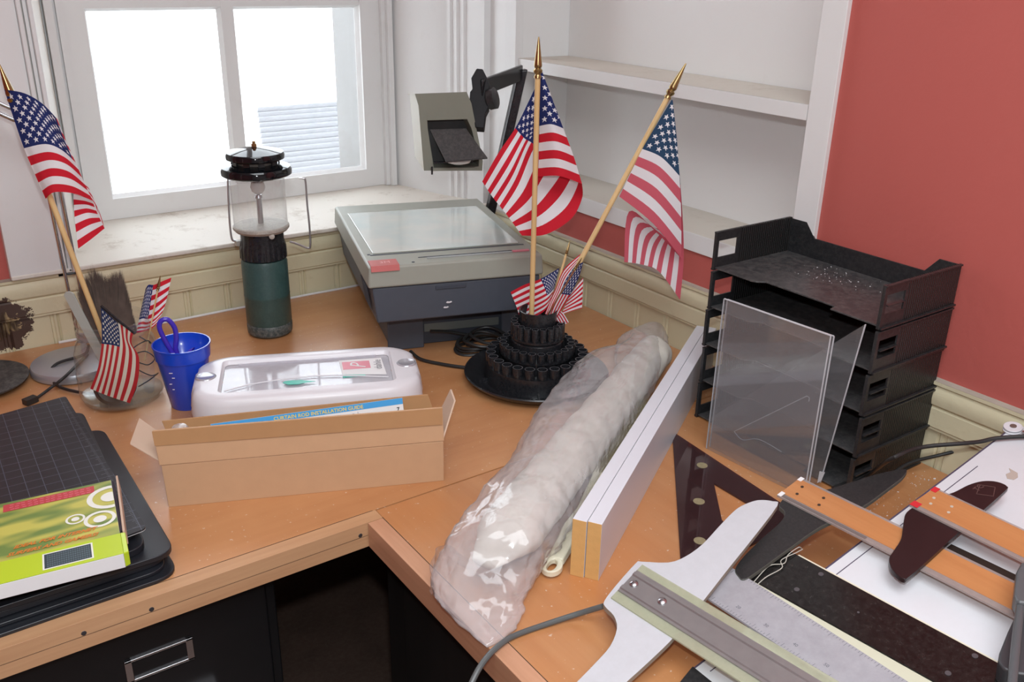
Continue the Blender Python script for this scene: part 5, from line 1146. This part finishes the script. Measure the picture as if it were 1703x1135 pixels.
# grey T-square with aluminium blade
t = thing('t_square', 't-square with a grey-white head and dull aluminium blade with two round screws', 't-square', SL(.7, .6, .03), 'T-squares on the drawing board')
HW = [(.878, .630), (.880, .640), (.872, .652), (.862, .658), (.845, .662), (.828, .661), (.795, .654), (.760, .646), (.730, .645), (.708, .652), (.686, .676), (.680, .679), (.640, .668), (.612, .658), (.606, .650), (.604, .632), (.594, .615), (.572, .601), (.545, .594), (.515, .588), (.485, .582), (.470, .570), (.472, .552), (.52, .549), (.557, .552), (.60, .557), (.636, .563), (.70, .580), (.75, .594), (.81, .610)]
HWs = [(p.x, p.y) for p in cr([V((x, y, 0)) for x, y in HW], 3, True)]
b = MB(); splate(b, HWs, .0260, .0330, GREYHEAD, side=M('head_edge_brown', (.30, .26, .21), .6)); b.build('head', t, bevel=.0008)
af = lambda u, v: (.6185+.105*u+v*1.08, .6565-u*.995+v*.26)   # along the blade, across
for v0, v1 in ((.000, .0135), (.0445, .058)):
    b = MB(); splate(b, [af(.002, v0), af(.46, v0), af(.46, v1), af(.002, v1)], .0334, .0352, YEDGE); b.build('clear_edge', t)
b = MB(); prof = [(.0115, .0336), (.0115, .0368), (.0145, .0368), (.0155, .0382), (.0195, .0382), (.0205, .0366), (.0375, .0366), (.0385, .0382), (.0425, .0382), (.0435, .0368), (.0465, .0368), (.0465, .0336)]
b.grid([[SL(*af(u, v), z) for v, z in prof] for u in (.003, .46)], ALU, True, True); al = b.build('blade', t, ang=25)
for u in (.013, .057):
    b = MB(); x, y = af(u, .029); c = SL(x, y, .0366); nrm = V((-SLA, 0, 1)).normalized(); b.lathe([(0, 0), (.0056, 0), (.0054, .0012), (.0042, .0024), (.0020, .0031), (0, .0033)], c, STEEL, 24, nrm); sc_ = b.build('screw', al)
    b = MB(); b.obox(c+nrm*.0030-V((.0045, .0004, 0)), (.009, 0, 0), (0, .0008, 0), nrm*.0004, IRON); b.build('slot', sc_)
# black plate at the bottom edge
b = MB(); q = [(.608, .556), (.640, .535), (.690, .455), (.60, .44), (.56, .53)]; q = [(.640, .562), (.672, .498), (.66, .40), (.57, .40), (.585, .545)]
b.prism([V((x, y, TZ+.001+.0)) for x, y in [(.585, .520), (.640, .538), (.641, .40), (.57, .40)]], [V((x, y, TZ+.016)) for x, y in [(.585, .520), (.640, .538), (.641, .40), (.57, .40)]], BLKM)
o = b.build('black_block', bevel=.001); tag(o, 'dusty black block at the lower corner of the drawing board', 'block')
# dark bracket with rod, right edge
t = thing('clamp_bracket', 'dark grey plastic bracket with a round rod at the right end of the board', 'clamp', S5(1690, 1080, .03))
up_ = V((-SLA, 0, 1)).normalized()
b = MB(); q = [S5(x, y, .035) for x, y in ((1690, 1020), (1676, 1050), (1662, 1085), (1660, 1100), (1668, 1112), (1690, 1120), (1760, 1130), (1780, 1010))]; b.prism([p-up_*.028 for p in q], q, M('dark_grey_plastic', (.05, .05, .055), .4)); b.build('plate', t, bevel=.003, seg=3)
b = MB(); q = [S5(x, y, .06) for x, y in ((1690, 950), (1698, 935), (1712, 930), (1760, 930), (1760, 1010), (1692, 1002), (1686, 990))]; b.prism([p-up_*.022 for p in q], q, M('grey_clamp_block', (.10, .105, .11), .35)); b.build('block', t, bevel=.004, seg=3)
b = MB(); b.tube([S5(1700, 985, .052), S5(1691, 1060, .052), S5(1682, 1150, .052)], .0045, M('painted_rod', (.09, .095, .10), .35), 14); b.build('rod', t)
# cords on the right
b = MB(); b.tube(cr([P(1003, 1009, .030), P(960, 1022, .010), P(905, 1040, .004), P(860, 1056, .004), P(838, 1068, .006), V((.466, .688, TZ+.005)), V((.440, .676, TZ-.003)), V((.415, .664, TZ-.03)), V((.405, .655, TZ-.09)), V((.40, .65, TZ-.2))], 6), .0035, M('grey_cord', (.10, .11, .11), .4))
o = b.build('cable'); tag(o, 'dark grey cable running under the grey T-square head and over the worktop edge', 'cable')
b = MB(); b.tube(cr([P(1385, 812, .01), P(1440, 792, .02), S5(1480, 765, .015), S5(1530, 745, .012), S5(1600, 738, .010), S5(1630, 735, .006), S5(1660, 729, .006), S5(1720, 726, .006), S5(1790, 730, .006)], 6), .0030, RUB)
b.tube(cr([P(1470, 800, .006), P(1510, 772, .02), P(1560, 758, .03), P(1606, 748, .045), P(1640, 744, .05)], 6), .0028, RUB)
o = b.build('cable'); tag(o, 'black cable crossing from the letter trays over the drawing board corner', 'cable')
